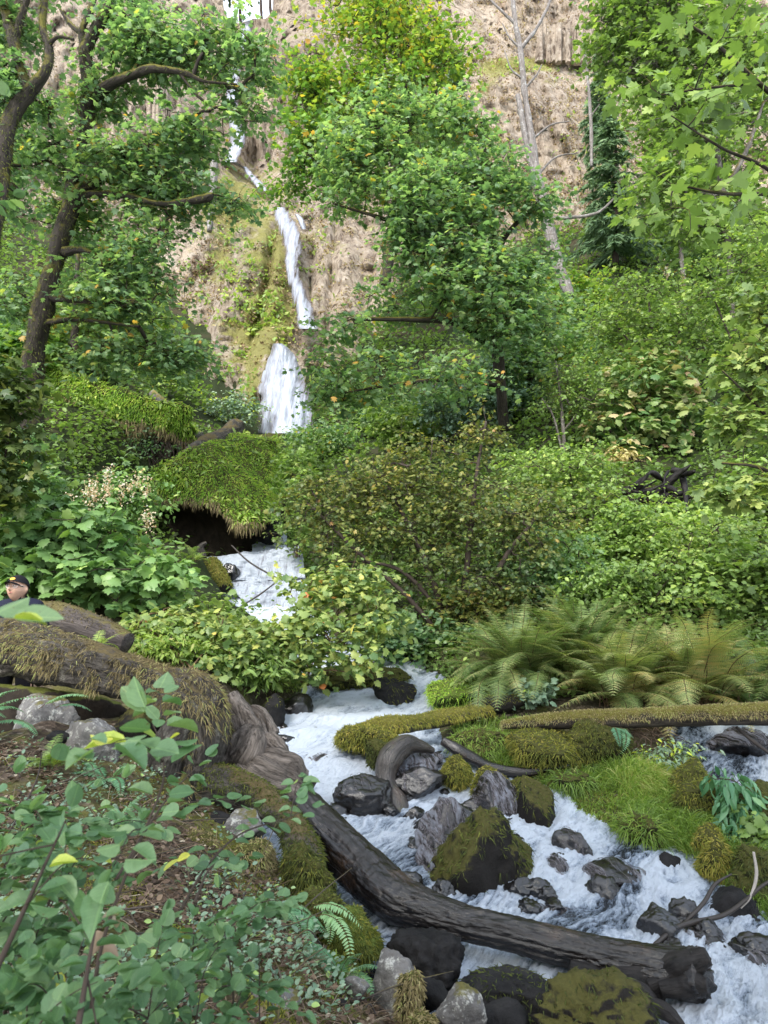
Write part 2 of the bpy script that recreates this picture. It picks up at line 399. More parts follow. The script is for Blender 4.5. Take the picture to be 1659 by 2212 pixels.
M['blackcloth'] = plain_mat('black_cap_cloth', G(.009, .009, .012), .85, .2, .3, 80)
M['yellow'] = plain_mat('yellow_patch', G(.8, .42, .05), .6, .3, .1, 60)
M['hair'] = plain_mat('dark_hair', G(.025, .018, .014), .5, .4, .4, 90)
M['lip'] = plain_mat('lips', G(.42, .15, .13), .5, .4, .1, 60)
M['white'] = plain_mat('eye_white', G(.7, .68, .66), .3, .5, .05, 60)
M['frame'] = plain_mat('clear_spectacle_frame', G(.6, .5, .45), .25, .6, .1, 60)
n_ = N('spectacle_lens'); M['lens'] = n_.done(n_.bsdf(G(.85, .88, .9), .05, .8, Alpha=.16))

def ground_mat():
    n = N('forest_floor'); p = n.pos()
    a = n.noise(p, 1.1, 8, .68); b = n.noise(p, 9, 7, .72); l = n.voro(p, 26, out='Color'); le = n.voro(p, 26, 'F1')
    lit = n.ramp(n.sep(l)[0], [(0, G(.03, .022, .016)), (.5, G(.085, .062, .045)), (.85, G(.16, .125, .095)), (1, G(.27, .23, .18))])
    col = n.mix(n.ramp(b, [(.35, 0.), (.6, 1.)]), G(.028, .02, .014), lit)
    moss = n.mix(n.noise(p, 38, 5, .7), G(.035, .04, .01), G(.17, .16, .045))
    col = n.mix(n.ramp(a, [(.46, 0.), (.56, .9)]), col, moss)
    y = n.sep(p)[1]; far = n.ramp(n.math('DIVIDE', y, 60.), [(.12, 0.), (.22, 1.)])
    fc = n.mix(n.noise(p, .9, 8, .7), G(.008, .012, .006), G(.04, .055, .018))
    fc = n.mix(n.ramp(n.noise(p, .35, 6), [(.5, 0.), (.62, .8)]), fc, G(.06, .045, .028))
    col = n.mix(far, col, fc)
    h = n.math('ADD', b, n.math('MULTIPLY', le, .5))
    return n.done(n.bsdf(col, .9, .15, n.bump(h, .9, .03)))
M['ground'] = ground_mat()

def cliff_mat():
    n = N('basalt_cliff'); p = n.pos(); v = n.vscale(p, (1, 1, .35))
    a = n.noise(v, .22, 9, .65, .4); b = n.noise(p, 1.3, 9, .72); c = n.noise(n.vscale(p, (1, 1, .3)), 2.6, 7, .72)
    col = n.ramp(a, [(.3, G(.17, .13, .1)), (.45, G(.38, .31, .24)), (.6, G(.52, .43, .33)), (.75, G(.46, .32, .22))])
    col = n.mix(n.ramp(c, [(.38, .85), (.5, 0.)]), col, G(.09, .062, .046))
    col = n.mix(n.ramp(b, [(.5, 0.), (.64, .8)]), col, G(.58, .51, .42))
    z = n.sep(n.normal())[2]
    t = n.attr('tint').outputs['Fac']
    mk = n.math('ADD', n.math('ADD', n.math('MULTIPLY', z, .3), n.noise(p, .5, 8, .7)), n.math('MULTIPLY', t, .55))
    mc = n.mix(n.noise(p, 2.2, 7, .75), G(.1, .12, .025), G(.45, .42, .12))
    col = n.mix(n.ramp(mk, [(.7, 0.), (.88, .85)]), col, mc)
    h = n.math('ADD', n.math('MULTIPLY', b, .8), c)
    return n.done(n.bsdf(col, .95, .1, n.bump(h, 1., .5)))
M['cliff'] = cliff_mat()

def water_mat():
    n = N('rushing_water'); t = n.attr('tint').outputs['Fac']
    v = n.attr('tc').outputs['Vector']
    a = n.noise(v, 7., 8, .76, 1.5); b = n.noise(v, 34., 6, .8, 1.2)
    f = n.math('ADD', n.math('ADD', n.math('MULTIPLY', a, .55), n.math('MULTIPLY', b, .55)), n.math('SUBTRACT', t, .5))
    foam = n.ramp(f, [(.4, G(.02, .026, .034)), (.48, G(.12, .155, .205)), (.56, G(.36, .43, .53)), (.69, G(.66, .73, .82))])
    r = n.ramp(f, [(.3, .08), (.5, .35), (.7, .6)])
    h = n.math('ADD', a, n.math('MULTIPLY', b, .7))
    sh = n.bsdf(foam, r, .5, n.bump(h, .9, .06))
    return n.done(sh)
M['water'] = water_mat()
def fall_mat(name, stx, stz, thr, alpha=True, base=(.42, .46, .53)):
    n = N(name); v = n.attr('tc').outputs['Vector']; t = n.attr('tint').outputs['Fac']
    a = n.noise(n.vscale(v, (stx, 1, stz)), 1., 7, .72, .5); b = n.noise(n.vscale(v, (stx * 3.5, 1, stz * 4)), 1., 6, .7, .4)
    f = n.math('ADD', n.math('ADD', n.math('MULTIPLY', a, .6), n.math('MULTIPLY', b, .5)), n.math('SUBTRACT', t, .5))
    col = n.ramp(f, [(thr - .06, G(.14, .125, .13)), (thr + .06, G(.27, .29, .34)), (thr + .16, base)])
    bs = n.bsdf(col, .45, .4, n.bump(f, .8, .15))
    if not alpha: return n.done(bs)
    tr = n.node('ShaderNodeBsdfTransparent'); mx = n.node('ShaderNodeMixShader')
    n.put(mx.inputs[0], n.ramp(f, [(thr - .13, 0.), (thr - .02, .95)]))
    n.t.links.new(tr.outputs[0], mx.inputs[1]); n.t.links.new(bs, mx.inputs[2])
    return n.done(mx.outputs[0])
M['fall'] = fall_mat('falling_water', 2.6, .3, .55)
M['cascade'] = fall_mat('cascading_water', 7., 1.2, .53, base=(.46, .51, .58))
M['film'] = fall_mat('thin_water_film', 11., 3., .7, base=(.55, .6, .67))
M['tuft'] = leaf_mat('dry_cliff_tuft', [(0, G(.055, .036, .024)), (.35, G(.16, .11, .075)), (.6, G(.25, .2, .12)), (.85, G(.28, .25, .12)), (1, G(.15, .19, .05))], .2, .9, 1.1, .1)
# ------------------------------------------------------------------ land and water
class RBF:
    def __init__(s, q, val, ridge=1e-4):
        s.q = A(q, float); d = np.linalg.norm(s.q[:, None] - s.q[None], axis=-1); n = len(s.q)
        K = np.zeros((n + 3, n + 3)); K[:n, :n] = d + ridge * np.eye(n); K[:n, n] = 1; K[:n, n + 1:] = s.q; K[n:, :n] = K[:n, n:].T
        s.w = np.linalg.solve(K, np.concatenate([val, [0, 0, 0]]))
    def __call__(s, q):
        q = np.asarray(q, float); sh = q.shape[:-1]; q = q.reshape(-1, 2); out = np.zeros(len(q)); n = len(s.q)
        for i in range(0, len(q), 40000):
            b = q[i:i + 40000]; d = np.sqrt(((b[:, None] - s.q[None]) ** 2).sum(-1))
            out[i:i + 40000] = d @ s.w[:n] + s.w[n] + b @ s.w[n + 1:]
        return out.reshape(sh)

def warp(X, Y): return np.stack([X / (Y + 4) * 1.3, np.log(Y + 4)], -1)

WATER_PTS = [(780,1490,11),(640,1570,9.3),(950,1500,10.8),(800,1600,8.8),(760,1700,7.7),(650,1700,7.8),(900,1800,6.8),(700,1800,6.8),
    (1100,1740,7.6),(850,1900,6.0),(1300,1850,6.7),(1450,1900,6.3),(1000,1980,5.5),(1250,1950,5.8),(1500,1990,5.6),(1640,1990,5.6),
    (900,2060,4.9),(1300,2080,4.9),(1600,2080,5.),(1500,2200,4.3),(1200,2212,4.2),(1750,2212,4.3),(1000,2212,4.2),(800,1430,12.3),
    (720,1440,12.2),(545,1310,15.),(500,1300,15.2),(700,1940,5.7),(780,2060,4.9),
    (1540,1572,9.2),(1650,1590,9.1),(1560,1640,8.7),(1620,1720,7.9),(1700,1720,7.9)]
WP = A([P(*p) for p in WATER_PTS])
_wr = RBF(warp(WP[:, 0], WP[:, 1]), (WP[:, 2] - CAMZ) / (WP[:, 1] + 4), 2e-3)
def wz0(X, Y): return _wr(warp(X, Y)) * (Y + 4) + CAMZ

def hit(px, py, zf, y0=1.6, y1=58., n=900):
    """first point where the sight line through a photo position meets the surface z = zf(x, y)"""
    px = np.atleast_1d(np.asarray(px, float)); py = np.atleast_1d(np.asarray(py, float))
    Ys = y0 * (y1 / y0) ** np.linspace(0, 1, n); res = np.zeros((len(px), 3)); 
    for i in range(0, len(px), 2000):
        p = P(px[i:i + 2000, None], py[i:i + 2000, None], Ys[None]); z = zf(p[..., 0], p[..., 1])
        b = p[..., 2] <= z; k = np.where(b.any(1), b.argmax(1), n - 1)
        r = p[np.arange(len(k)), k]; r[:, 2] = z[np.arange(len(k)), k]; res[i:i + 2000] = r
    return res

WATER_POLY = [(560,1600),(575,1545),(660,1515),(690,1480),(640,1420),(520,1330),(470,1290),(600,1290),(720,1380),(900,1440),(985,1495),(985,1530),
    (920,1565),(960,1650),(1120,1690),(1230,1770),(1350,1850),(1480,1870),(1530,1900),(1560,1975),(1700,1975),(1950,2050),(2000,2330),(960,2330),
    (900,2200),(850,2130),(780,2080),(735,2000),(680,1930),(570,1850),(590,1780),(640,1720),(615,1660)]
WATER_POLY2 = [(1470,1590),(1500,1560),(1800,1560),(1800,1740),(1600,1740),(1560,1700),(1520,1640)]
def pip(X, Y, poly):
    """signed distance to polygon (positive inside)"""
    a = poly; b = np.roll(poly, -1, 0); ins = np.zeros(X.shape, bool); dm = np.full(X.shape, 1e9)
    for (x0, y0), (x1, y1) in zip(a, b):
        c = ((y0 > Y) != (y1 > Y)) & (X < (x1 - x0) * (Y - y0) / ((y1 - y0) if y1 != y0 else 1e-9) + x0); ins ^= c
        t = np.clip(((X - x0) * (x1 - x0) + (Y - y0) * (y1 - y0)) / max((x1 - x0) ** 2 + (y1 - y0) ** 2, 1e-9), 0, 1)
        dm = np.minimum(dm, np.hypot(X - x0 - t * (x1 - x0), Y - y0 - t * (y1 - y0)))
    return np.where(ins, dm, -dm)
POLYS = [hit(A(q)[:, 0], A(q)[:, 1], wz0, n=1500)[:, :2] for q in (WATER_POLY, WATER_POLY2)]
def water_sd(X, Y): return np.maximum(pip(X, Y, POLYS[0]), pip(X, Y, POLYS[1]))

GROUND_PTS = [(0,2212,2.5),(300,2212,2.7),(650,2212,3.1),(850,2212,3.6),(0,2000,3.2),(300,2000,3.5),(560,2000,3.9),(690,2050,4.2),(620,1920,4.9),
    (0,1800,4.2),(300,1800,4.6),(480,1800,5.2),(580,1860,5.2),(0,1620,5.2),(200,1640,5.5),(400,1720,5.7),(100,1560,5.8),(300,1560,6.2),(460,1640,6.6),
    (200,1400,9.2),(150,1330,9.8),(400,1350,10.2),(560,1490,9.8),(450,1450,9.),(330,1230,12.6),(100,1150,13.),(100,950,17),(300,850,20),(430,1190,15.),
    (400,950,25),(250,800,24),(100,700,30),(-300,1300,9),(-300,1800,4),(-300,900,17),
    (1000,1530,9.6),(1000,1630,8.6),(1150,1660,8.2),(1280,1770,7.4),(1430,1830,6.9),(1560,1860,6.4),(1640,1930,6.1),(1200,1620,8.6),(1400,1680,7.9),(1600,1790,7.),
    (1400,1590,8.9),(1100,1500,9.9),(1350,1530,9.6),(1640,1520,9.8),(1000,1400,11.8),(1300,1300,12.5),(1600,1300,12.5),(850,1380,12.8),(1300,1150,15),(1600,1150,15),
    (900,1150,16.5),(1100,1000,19),(1400,1000,18.5),(1650,1000,18),(1200,850,24),(1500,800,24),(1650,800,23),(1000,800,28),(820,920,29),(640,1120,20),(600,1040,24),
    (640,955,30),(520,950,30),(640,945,33),(560,945,33),(1300,620,34),(1600,600,33),(1000,640,41),(740,930,34),(-200,500,42),(300,600,43),(800,600,47),(1300,450,47),(1900,450,46),
    (2000,1300,12),(2000,1750,7.2),(350,1195,18.2),(430,1212,18),(500,1214,17.8),(560,1195,18.3)]
GP = np.concatenate([A([P(*p) for p in GROUND_PTS]), A([(-3.8,7.4,.3),(-2.2,7.8,.45),(-3,-2.5,0),(3,-2.5,-.35),(0,0,0),(-2.5,1,.15),(-1,2,.1),(2,1.5,-.3),(2.6,3.2,-.6),(1,2.6,-.1),(-5,7,.5)]),
    WP - A([0, 0, .12])])
_gr = RBF(warp(GP[:, 0], GP[:, 1]), (GP[:, 2] - CAMZ) / (GP[:, 1] + 4), 1e-3)
NR, NC = 620, 420
_T = np.linspace(0, 1, NR); GYS = -3 + (np.exp(_T * math.log(62.)) - 1.)
_U = np.linspace(-1, 1, NC); _U = .6 * _U + .4 * _U ** 3
def _half(Y): return 3.4 + .86 * (Y + 3)
GYY = np.repeat(GYS[:, None], NC, 1); GXX = _U[None] * _half(GYY)
GZZ = _gr(warp(GXX, GYY)) * (GYY + 4) + CAMZ
_p3 = np.stack([GXX, GYY, 0 * GXX], -1)
GZZ = GZZ + np.clip(.02 + .012 * GYY, .02, .6) * fbm(_p3 * (2.2 / (1 + .08 * GYY[..., None])), 5, 3) + .02 * fbm(_p3 * 7, 3, 8)
_sd = water_sd(GXX, GYY); _k = np.clip((_sd + .25) / .4, 0, 1); _k = _k * _k * (3 - 2 * _k)
_w = wz0(GXX, GYY)
GZZ = np.where(_sd > -.3, GZZ * (1 - _k) + np.minimum(GZZ, _w - .22) * _k, GZZ)
_ui = np.linspace(0, 1, 4001); _uu = 2 * _ui - 1; _uu = .6 * _uu + .4 * _uu ** 3
def gz(X, Y):
    X = np.asarray(X, float); Y = np.asarray(Y, float)
    t = np.clip(np.log(np.maximum(Y + 3, 0) + 1) / math.log(62.), 0, 1) * (NR - 1)
    u = np.interp(np.clip(X / _half(Y), -1, 1), _uu, _ui) * (NC - 1)
    i = np.clip(t.astype(int), 0, NR - 2); j = np.clip(u.astype(int), 0, NC - 2); a = t - i; b = u - j
    return (GZZ[i, j] * (1 - a) * (1 - b) + GZZ[i + 1, j] * a * (1 - b) + GZZ[i, j + 1] * (1 - a) * b + GZZ[i + 1, j + 1] * a * b)
def onground(px, py): return hit(px, py, gz)
def grid_faces(nr, nc):
    i = np.arange(nr - 1)[:, None] * nc; j = np.arange(nc - 1)[None]
    return np.stack([i + j, i + j + 1, i + nc + j + 1, i + nc + j], -1).reshape(-1, 4)
g = Geo().add(np.stack([GXX, GYY, GZZ], -1), grid_faces(NR, NC))
tag(g.build('ground', M['ground']), kind='structure')

# rushing water of the stream: one sheet over the bed
def water_top(X, Y):
    z = wz0(X, Y); p = np.stack([X, Y, 0 * X], -1)
    s = z / .34 + .9 * fbm(p * .9, 3, 21); fr = s - np.floor(s); st = fr ** 2; st = st * st * (3 - 2 * st)
    z = z + .34 * (np.floor(s) + st - s) * .55 + .03
    return z
wy = 3.6 * (16.5 / 3.6) ** np.linspace(0, 1, 900)
wx = np.linspace(-1, 1, 760)
WY = np.repeat(wy[:, None], len(wx), 1); WX = WY * .12 + wx[None] * (.54 * WY + .2)
fl = np.stack([WX * .8 - WY * .5, WX * .5 + WY * .85, 0 * WX], -1)      # across / along the current
WZ = water_top(WX, WY)
wp = np.stack([WX, WY, WZ * 1.5], -1)
q = fl * A([1.8, .5, 1]) + .35 * np.stack([fbm(wp * 1.7, 3, 31), fbm(wp * 1.7 + 9, 3, 32), 0 * WX], -1)
n1 = ridged(q * 2., 4, 41); n2 = ridged(q * 7.5, 4, 43); n3 = ridged(q * A([26, 26, 10]), 3, 45); n0 = fbm(q * .8, 3, 40)
WZ = WZ + .03 * n1 + .024 * n2 + .013 * n3 + .03 * n0
_sdw = water_sd(WX, WY)
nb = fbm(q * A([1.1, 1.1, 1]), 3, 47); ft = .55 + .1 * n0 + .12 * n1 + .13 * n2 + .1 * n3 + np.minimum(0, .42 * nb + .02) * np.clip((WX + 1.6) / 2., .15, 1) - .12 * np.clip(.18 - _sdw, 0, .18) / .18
gwater = Geo(); f = grid_faces(len(wy), len(wx))
keep = (_sdw.ravel()[f] > -.22).any(1); f = f[keep]
used = np.unique(f); remap = np.zeros(WX.size, np.int64); remap[used] = np.arange(len(used))
vv = np.stack([WX, WY, WZ], -1).reshape(-1, 3)[used]
gwater.add(vv, remap[f], ft.ravel()[used], np.stack([fl[..., 0] * 1.4, fl[..., 1] * .4, WZ * 1.4], -1).reshape(-1, 3)[used])
tag(gwater.build('stream_water', M['water']), kind='structure')

# ------------------------------------------------------------------ basalt cliff
CL = [(-500,-700,60),(300,-700,72),(540,-700,90),(660,-700,72),(1200,-700,70),(2150,-700,60),(-500,300,46),(0,0,53),(200,0,57),(350,170,50),(450,200,57),(540,60,68),(545,350,59),(590,100,60),
    (625,100,51),(760,100,53),(1000,20,57),(1250,30,58),(1150,120,57),(1250,130,56),(1000,170,50),(1130,155,51),(1150,400,46),(1150,600,41),(1000,600,44),(1400,400,46),(1659,300,48),(1659,0,57),
    (640,300,55),(600,380,52),(660,480,46),(680,650,42),(640,760,38),(620,935,34),(460,450,44),(450,350,48),(350,430,47),(500,650,40),(590,740,38),(440,850,35.5),(540,880,34.5),(300,700,42),(100,700,42),
    (0,400,50),(700,900,36),(900,800,40),(1200,800,38),(1659,700,38),(2150,500,42),(-500,800,38),(100,1000,33),(620,1010,33.5),(1300,1010,33),(2150,1010,30),(-500,1010,30)]
_cr = RBF(A(CL)[:, :2] / 500., A(CL)[:, 2], 1e-3)
def cliff_base(px, py): return _cr(np.stack([px / 500., py / 500.], -1))
def cliff_disp(px, py, Y):
    p = P(px, py, Y); col = p * A([.75, .12, .05])
    d = 1.6 * fbm(p * .07, 4, 51) + 1.9 * ridged(col, 3, 53) + .9 * fbm(p * .35, 4, 55) + .45 * ridged(p * A([.9, .9, 1.4]), 4, 57)
    return Y + d
cpx = np.arange(-500, 2151, 6.5); tt = np.linspace(0, 1, 262)
CPX = np.repeat(cpx[None], len(tt), 0); CPY = -700 + 1710 * np.repeat(tt[:, None], len(cpx), 1)
notch = (np.interp(cpx, [-500, 462, 468, 476, 484, 493, 520, 560, 578, 588, 596, 602, 606, 2150], [-900, -900, -150, -40, 6, 40, 50, 40, 38, 18, -40, -160, -900, -900]) + 9 * fbm(np.stack([cpx * .09, 0 * cpx, 0 * cpx], -1), 3, 5))[None] + 0 * CPY
CY = cliff_disp(CPX, np.maximum(CPY, notch), cliff_base(CPX, np.maximum(CPY, notch)))
CV = P(CPX, np.maximum(CPY, notch), CY); _m = 1 + np.maximum(0, notch - CPY)[..., None] * A([.0012, .0012, 0]); CV = CV * _m      # a level terrace runs back above the lip of the fall
def bl(px, py, L): return np.clip(sum(w * np.exp(-((px - x) / sx) ** 2 - ((py - y) / sy) ** 2) for x, y, sx, sy, w in L), -1, 1)
MOSS = [(560,715,60,55,1.1),(590,600,40,110,.9),(505,440,45,60,.7),(545,860,14,80,1.),(470,560,30,90,.5),(1130,140,130,14,.8),(450,420,10,70,.6),(700,900,25,40,.7),(180,190,60,20,.7),(60,620,60,80,.5),(1050,200,30,40,.4),
        (1150,480,80,120,.22),(430,880,35,40,.3)]
CVB = np.concatenate([(CV[0] * A([1.4, 1.4, 1.]))[None], CV])
tintc = bl(CPX, CPY, MOSS); tintc = np.concatenate([tintc[:1], tintc])
g = Geo().add(CVB, grid_faces(len(tt) + 1, len(cpx)), tintc.ravel())
tag(g.build('cliff', M['cliff'], smooth=True), kind='structure')

# ------------------------------------------------------------------ the waterfall in its tiers
fallt = thing('waterfall', P(620, 930, 33.), 'white waterfall dropping in thin tiers down the cliff and spreading into a fan', 'waterfall')
def fall_sheet(name, path, seed, off=1.5, mat='fall', nw=16, jag=.18, rows=90, edge=.34):
    c = spline(A(path, float), rows); px, py, hw = c.T
    u = np.linspace(-1, 1, nw); PX = px[:, None] + hw[:, None] * u[None]; PY = np.repeat(py[:, None], nw, 1)
    PX = PX + hw[:, None] * jag * fbm(np.stack([PX * .03, PY * .05, 0 * PX], -1), 3, seed) * np.abs(u)[None]
    Y = cliff_base(px, py)[:, None] - off + .5 * u[None] ** 2 * off + .35 * fbm(np.stack([PX * .08, PY * .02, 0 * PX], -1), 3, seed + 1)
    v = P(PX, PY, Y); t = .62 - edge * np.abs(u)[None] ** 2.2 + .1 * fbm(np.stack([PX * .05, PY * .02, 0 * PX], -1), 3, seed + 4)
    tc = np.stack([v[..., 0], 0 * PX, v[..., 2]], -1)
    Geo().add(v, grid_faces(rows, nw), t.ravel(), tc.reshape(-1, 3)).build(name, M[mat], fallt)
fall_sheet('upper_plunge', [(540,44,12),(512,120,17),(500,200,18),(506,260,19),(514,300,20),(498,350,20)], 1)
fall_sheet('bend', [(497,345,14),(512,354,9),(530,364,7)], 7, rows=16)
fall_sheet('slide', [(528,360,7),(550,388,12),(566,405,13),(584,418,6)], 2, rows=30)
fall_sheet('middle_plunge', [(606,448,15),(614,475,25),(626,500,27),(632,530,22),(630,575,19),(640,620,20),(655,670,22),(668,710,27)], 3)
fall_sheet('side_strand', [(640,462,5),(650,475,8),(656,495,6)], 4, rows=16)
fall_sheet('fan', [(600,742,10),(608,760,24),(610,790,36),(612,830,48),(616,880,58),(619,936,64)], 5, 2.2, nw=40, edge=.14)

# upright basalt columns standing out of the cliff
g = Geo(); r = np.random.default_rng(61)
for x0, x1, yb, yt, n in [(1166, 1276, 130, 66, 12), (322, 384, 285, 160, 8)]:
    for x in np.linspace(x0, x1, n):
        x = x + r.normal() * 1.5; Yb = float(cliff_base(A(x), A((yb + yt) / 2.))) - .7 + r.normal() * .5; a, b = P(x, yb + 6, Yb), P(x + r.normal() * 2, yt + r.normal() * 16, Yb + .2); h = (x1 - x0) / n * Yb / FPX * r.uniform(.6, 1.)
        v, f, tc = tube(np.stack([a, (a + b) / 2, b]), [h * 1.05, h, h * .9], seg=6, n=14, rough=.35, freq=1.6, seed=int(x)); g.add(v, f, 0)
tag(g.build('cliff_columns', M['cliff'], smooth=False), 'pale upright basalt columns standing out of the cliff face', kind='structure')
# ------------------------------------------------------------------ logs, stones, moss, the person
def path(L):
    """[(px, py, Y, radius in photo pixels)] -> points, radii in metres"""
    L = A(L, float); return P(L[:, 0], L[:, 1], L[:, 2]), L[:, 3] * L[:, 2] / FPX
def fuzz(parent, name, v, f, n, mat, ln, w, seed=0, zmin=-.2, tint=(.1, .9), hang=.6, keep=None, seg=2):
    r = np.random.default_rng(seed); p, nn = sample_faces(v, f, int(n * 1.8), r)
    k = fbm(p * 3.2, 3, seed + 3) * .35 + nn[:, 2] > zmin
    if keep is not None: k &= keep(p)
    p, nn = p[k][:n], nn[k][:n]
    if len(p) == 0: return
    t = np.clip(tint[0] + (tint[1] - tint[0]) * (.5 + .55 * fbm(p * 2.3, 3, seed) + .3 * r.normal(size=len(p))), 0, 1)
    d = nn * .8 + A([0, 0, -hang]) + r.normal(size=p.shape) * .45
    g = Geo(); blades(g, p - nn * ln * .15, d, ln * r.uniform(.5, 1.4, len(p)), w * r.uniform(.7, 1.3, len(p)), r, t, .35, seg)
    return g.build(name, M[mat], parent)
def quadtri(fs): return np.concatenate([f if f.shape[1] == 3 else np.concatenate([f[:, [0, 1, 2]], f[:, [0, 2, 3]]]) for f in fs])

# mossy trunk lying across the left, its root end turning down
t = thing('fallen_trunk', P(300, 1560, 6.1), 'thick fallen trunk shaggy with dry brown moss, lying across the left bank', 'fallen trunk')
pp, rr = path([(-150, 1385, 6.7, 58), (0, 1402, 6.45, 56), (130, 1424, 6.2, 50), (260, 1456, 6.05, 46), (350, 1480, 5.95, 50), (412, 1512, 5.9, 56), (440, 1570, 5.9, 52), (436, 1640, 5.92, 46), (430, 1700, 5.95, 44), (425, 1760, 6., 50)])
v, f, tc = tube(pp, rr, seg=72, n=260, rough=.34, freq=6, seed=3, stretch=.4, knob=.3, crack=.03)
Geo().add(v, f, 0, tc).build('trunk', M['oldlog'], t); ft_ = quadtri(f)
fuzz(t, 'moss', v, ft_, 42000, 'mossdry', .062, .0034, 5, .2, (.1, 1.), .9, lambda p: (p[:, 2] > P(0, 1640, 6)[2]) & (fbm(p * A([3.5, 3.5, 1.2]), 3, 91) > -.3))
pp, rr = path([(440, 1690, 5.9, 46), (500, 1698, 5.85, 38), (560, 1724, 5.8, 32), (620, 1775, 5.6, 30), (655, 1835, 5.4, 34), (668, 1900, 5.25, 30), (672, 1950, 5.1, 26)])
v, f, tc = tube(pp, rr, seg=36, n=120, rough=.3, freq=7, seed=6, stretch=.4, knob=.3)
Geo().add(v, f, 0, tc).build('mossy_root', M['oldlog'], t)
fuzz(t, 'root_moss', v, quadtri(f), 6500, 'moss', .04, .004, 8, .1, (0., .5), .5)
pp, rr = path([(395, 1560, 5.75, 30), (360, 1620, 5.75, 40), (345, 1690, 5.8, 44), (350, 1750, 5.8, 50)])
v, f, tc = tube(pp, rr, seg=36, n=90, rough=.35, freq=5, seed=16, stretch=.5, knob=.3)
Geo().add(v, f, 0, tc).build('side_root', M['oldlog'], t)

# wet log with bleached root end across the stream
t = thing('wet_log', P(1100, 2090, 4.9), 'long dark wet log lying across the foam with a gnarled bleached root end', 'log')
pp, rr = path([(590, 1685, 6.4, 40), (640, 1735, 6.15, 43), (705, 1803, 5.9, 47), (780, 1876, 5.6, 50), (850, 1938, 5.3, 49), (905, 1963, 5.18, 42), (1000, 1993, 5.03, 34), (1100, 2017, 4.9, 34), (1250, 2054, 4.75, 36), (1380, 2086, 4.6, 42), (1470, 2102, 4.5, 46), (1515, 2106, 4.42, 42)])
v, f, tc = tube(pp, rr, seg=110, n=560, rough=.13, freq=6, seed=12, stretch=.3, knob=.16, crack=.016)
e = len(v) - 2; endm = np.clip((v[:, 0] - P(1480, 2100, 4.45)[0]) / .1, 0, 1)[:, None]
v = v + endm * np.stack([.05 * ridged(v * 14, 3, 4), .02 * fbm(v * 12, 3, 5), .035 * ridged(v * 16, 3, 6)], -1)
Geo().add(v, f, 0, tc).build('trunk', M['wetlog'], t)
g = Geo(); r = np.random.default_rng(5)
for (x, y, Y, x2, y2, w) in [(1230, 2088, 4.62, 1345, 2152, 20), (1320, 2130, 4.42, 1425, 2190, 22), (1395, 2165, 4.28, 1478, 2222, 14), (1320, 2112, 4.55, 1440, 2146, 22), (1290, 2120, 4.45, 1380, 2185, 12), (1400, 2120, 4.5, 1530, 2065, 24), (1425, 2130, 4.45, 1528, 2130, 22)]:
    q, rad = path([(x, y, Y, w), ((x + x2) / 2 + 5, (y + y2) / 2 - 6, Y - .04, w * 1.1), (x2, y2, Y - .1, w * .5)])
    add_tube(g, q, rad, seg=24, n=60, rough=.5, freq=12, seed=x, stretch=.3, knob=.4, crack=.012)
g.build('splintered_end', M['blackwood'], t)
g = Geo()
for k, L in enumerate([[(500, 1500, 6.5, 14), (520, 1540, 6.45, 24), (545, 1600, 6.4, 34), (575, 1660, 6.35, 44), (610, 1710, 6.3, 50)], [(555, 1560, 6.4, 22), (545, 1610, 6.3, 42), (520, 1660, 6.25, 40), (500, 1700, 6.2, 28)],
        [(520, 1640, 6.2, 34), (570, 1670, 6.15, 48), (620, 1690, 6.2, 44), (640, 1705, 6.25, 24)], [(600, 1640, 6.4, 20), (630, 1660, 6.4, 26), (645, 1690, 6.35, 18)], [(495, 1515, 6.5, 16), (485, 1570, 6.45, 20), (478, 1620, 6.4, 14), (470, 1650, 6.4, 10)],
        [(540, 1530, 6.5, 10), (565, 1545, 6.5, 14), (580, 1590, 6.45, 22)], [(570, 1600, 6.3, 20), (600, 1630, 6.25, 26), (625, 1650, 6.3, 12)], [(530, 1690, 6.1, 24), (560, 1680, 6.08, 28), (590, 1700, 6.1, 20)]]):
    q, rad = path(L); add_tube(g, q, rad, seg=44, n=110, rough=.5, freq=9, seed=30 + k, stretch=.35, knob=.5, crack=.02)
g.build('root_mass', M['rootwood'], t)

def simple_log(name, label, cat, L, mat, rough=.2, freq=8, seed=0, seg=28, n=120, moss=None, knob=.15, part='trunk', group=None):
    pp, rr = path(L); t = thing(name, pp[len(pp) // 2], label, cat, group)
    v, f, tc = tube(pp, rr, seg=seg, n=n, rough=rough, freq=freq, seed=seed, stretch=.25, knob=knob)
    Geo().add(v, f, 0, tc).build(part, M[mat], t)
    if moss: fuzz(t, 'moss', v, quadtri(f), moss[0], moss[1], moss[2], moss[3], seed + 1, moss[4], moss[5], moss[6])
    return t
simple_log('mossy_log', 'straight slim log furred with golden moss below the big brown fern', 'log', [(1085, 1566, 8.8, 8), (1150, 1560, 8.7, 14), (1220, 1557, 8.55, 18), (1380, 1550, 8.4, 19), (1520, 1546, 8.3, 21), (1780, 1538, 8.2, 23)],
           'trunk', .18, 8, 41, moss=(15000, 'mossdry', .034, .0042, -.15, (.45, 1.), .35))
simple_log('weathered_log', 'grey weathered log lying behind the person under the leafy left bush', 'log', [(40, 1330, 8.5, 34), (130, 1340, 8.4, 34), (210, 1362, 8.3, 30), (275, 1388, 8.2, 22)], 'greylog', .2, 7, 42, moss=(2500, 'mossdry', .05, .004, .35, (0, .5), .5))
simple_log('rotten_log', 'short dark rotten log with moss on top beside the broad-leaved plant', 'log', [(1000, 1540, 9.5, 12), (1050, 1528, 9.4, 17), (1100, 1520, 9.35, 17), (1135, 1512, 9.3, 10)], 'blackwood', .4, 9, 43, moss=(1800, 'moss', .04, .004, .3, (.4, 1), .3))
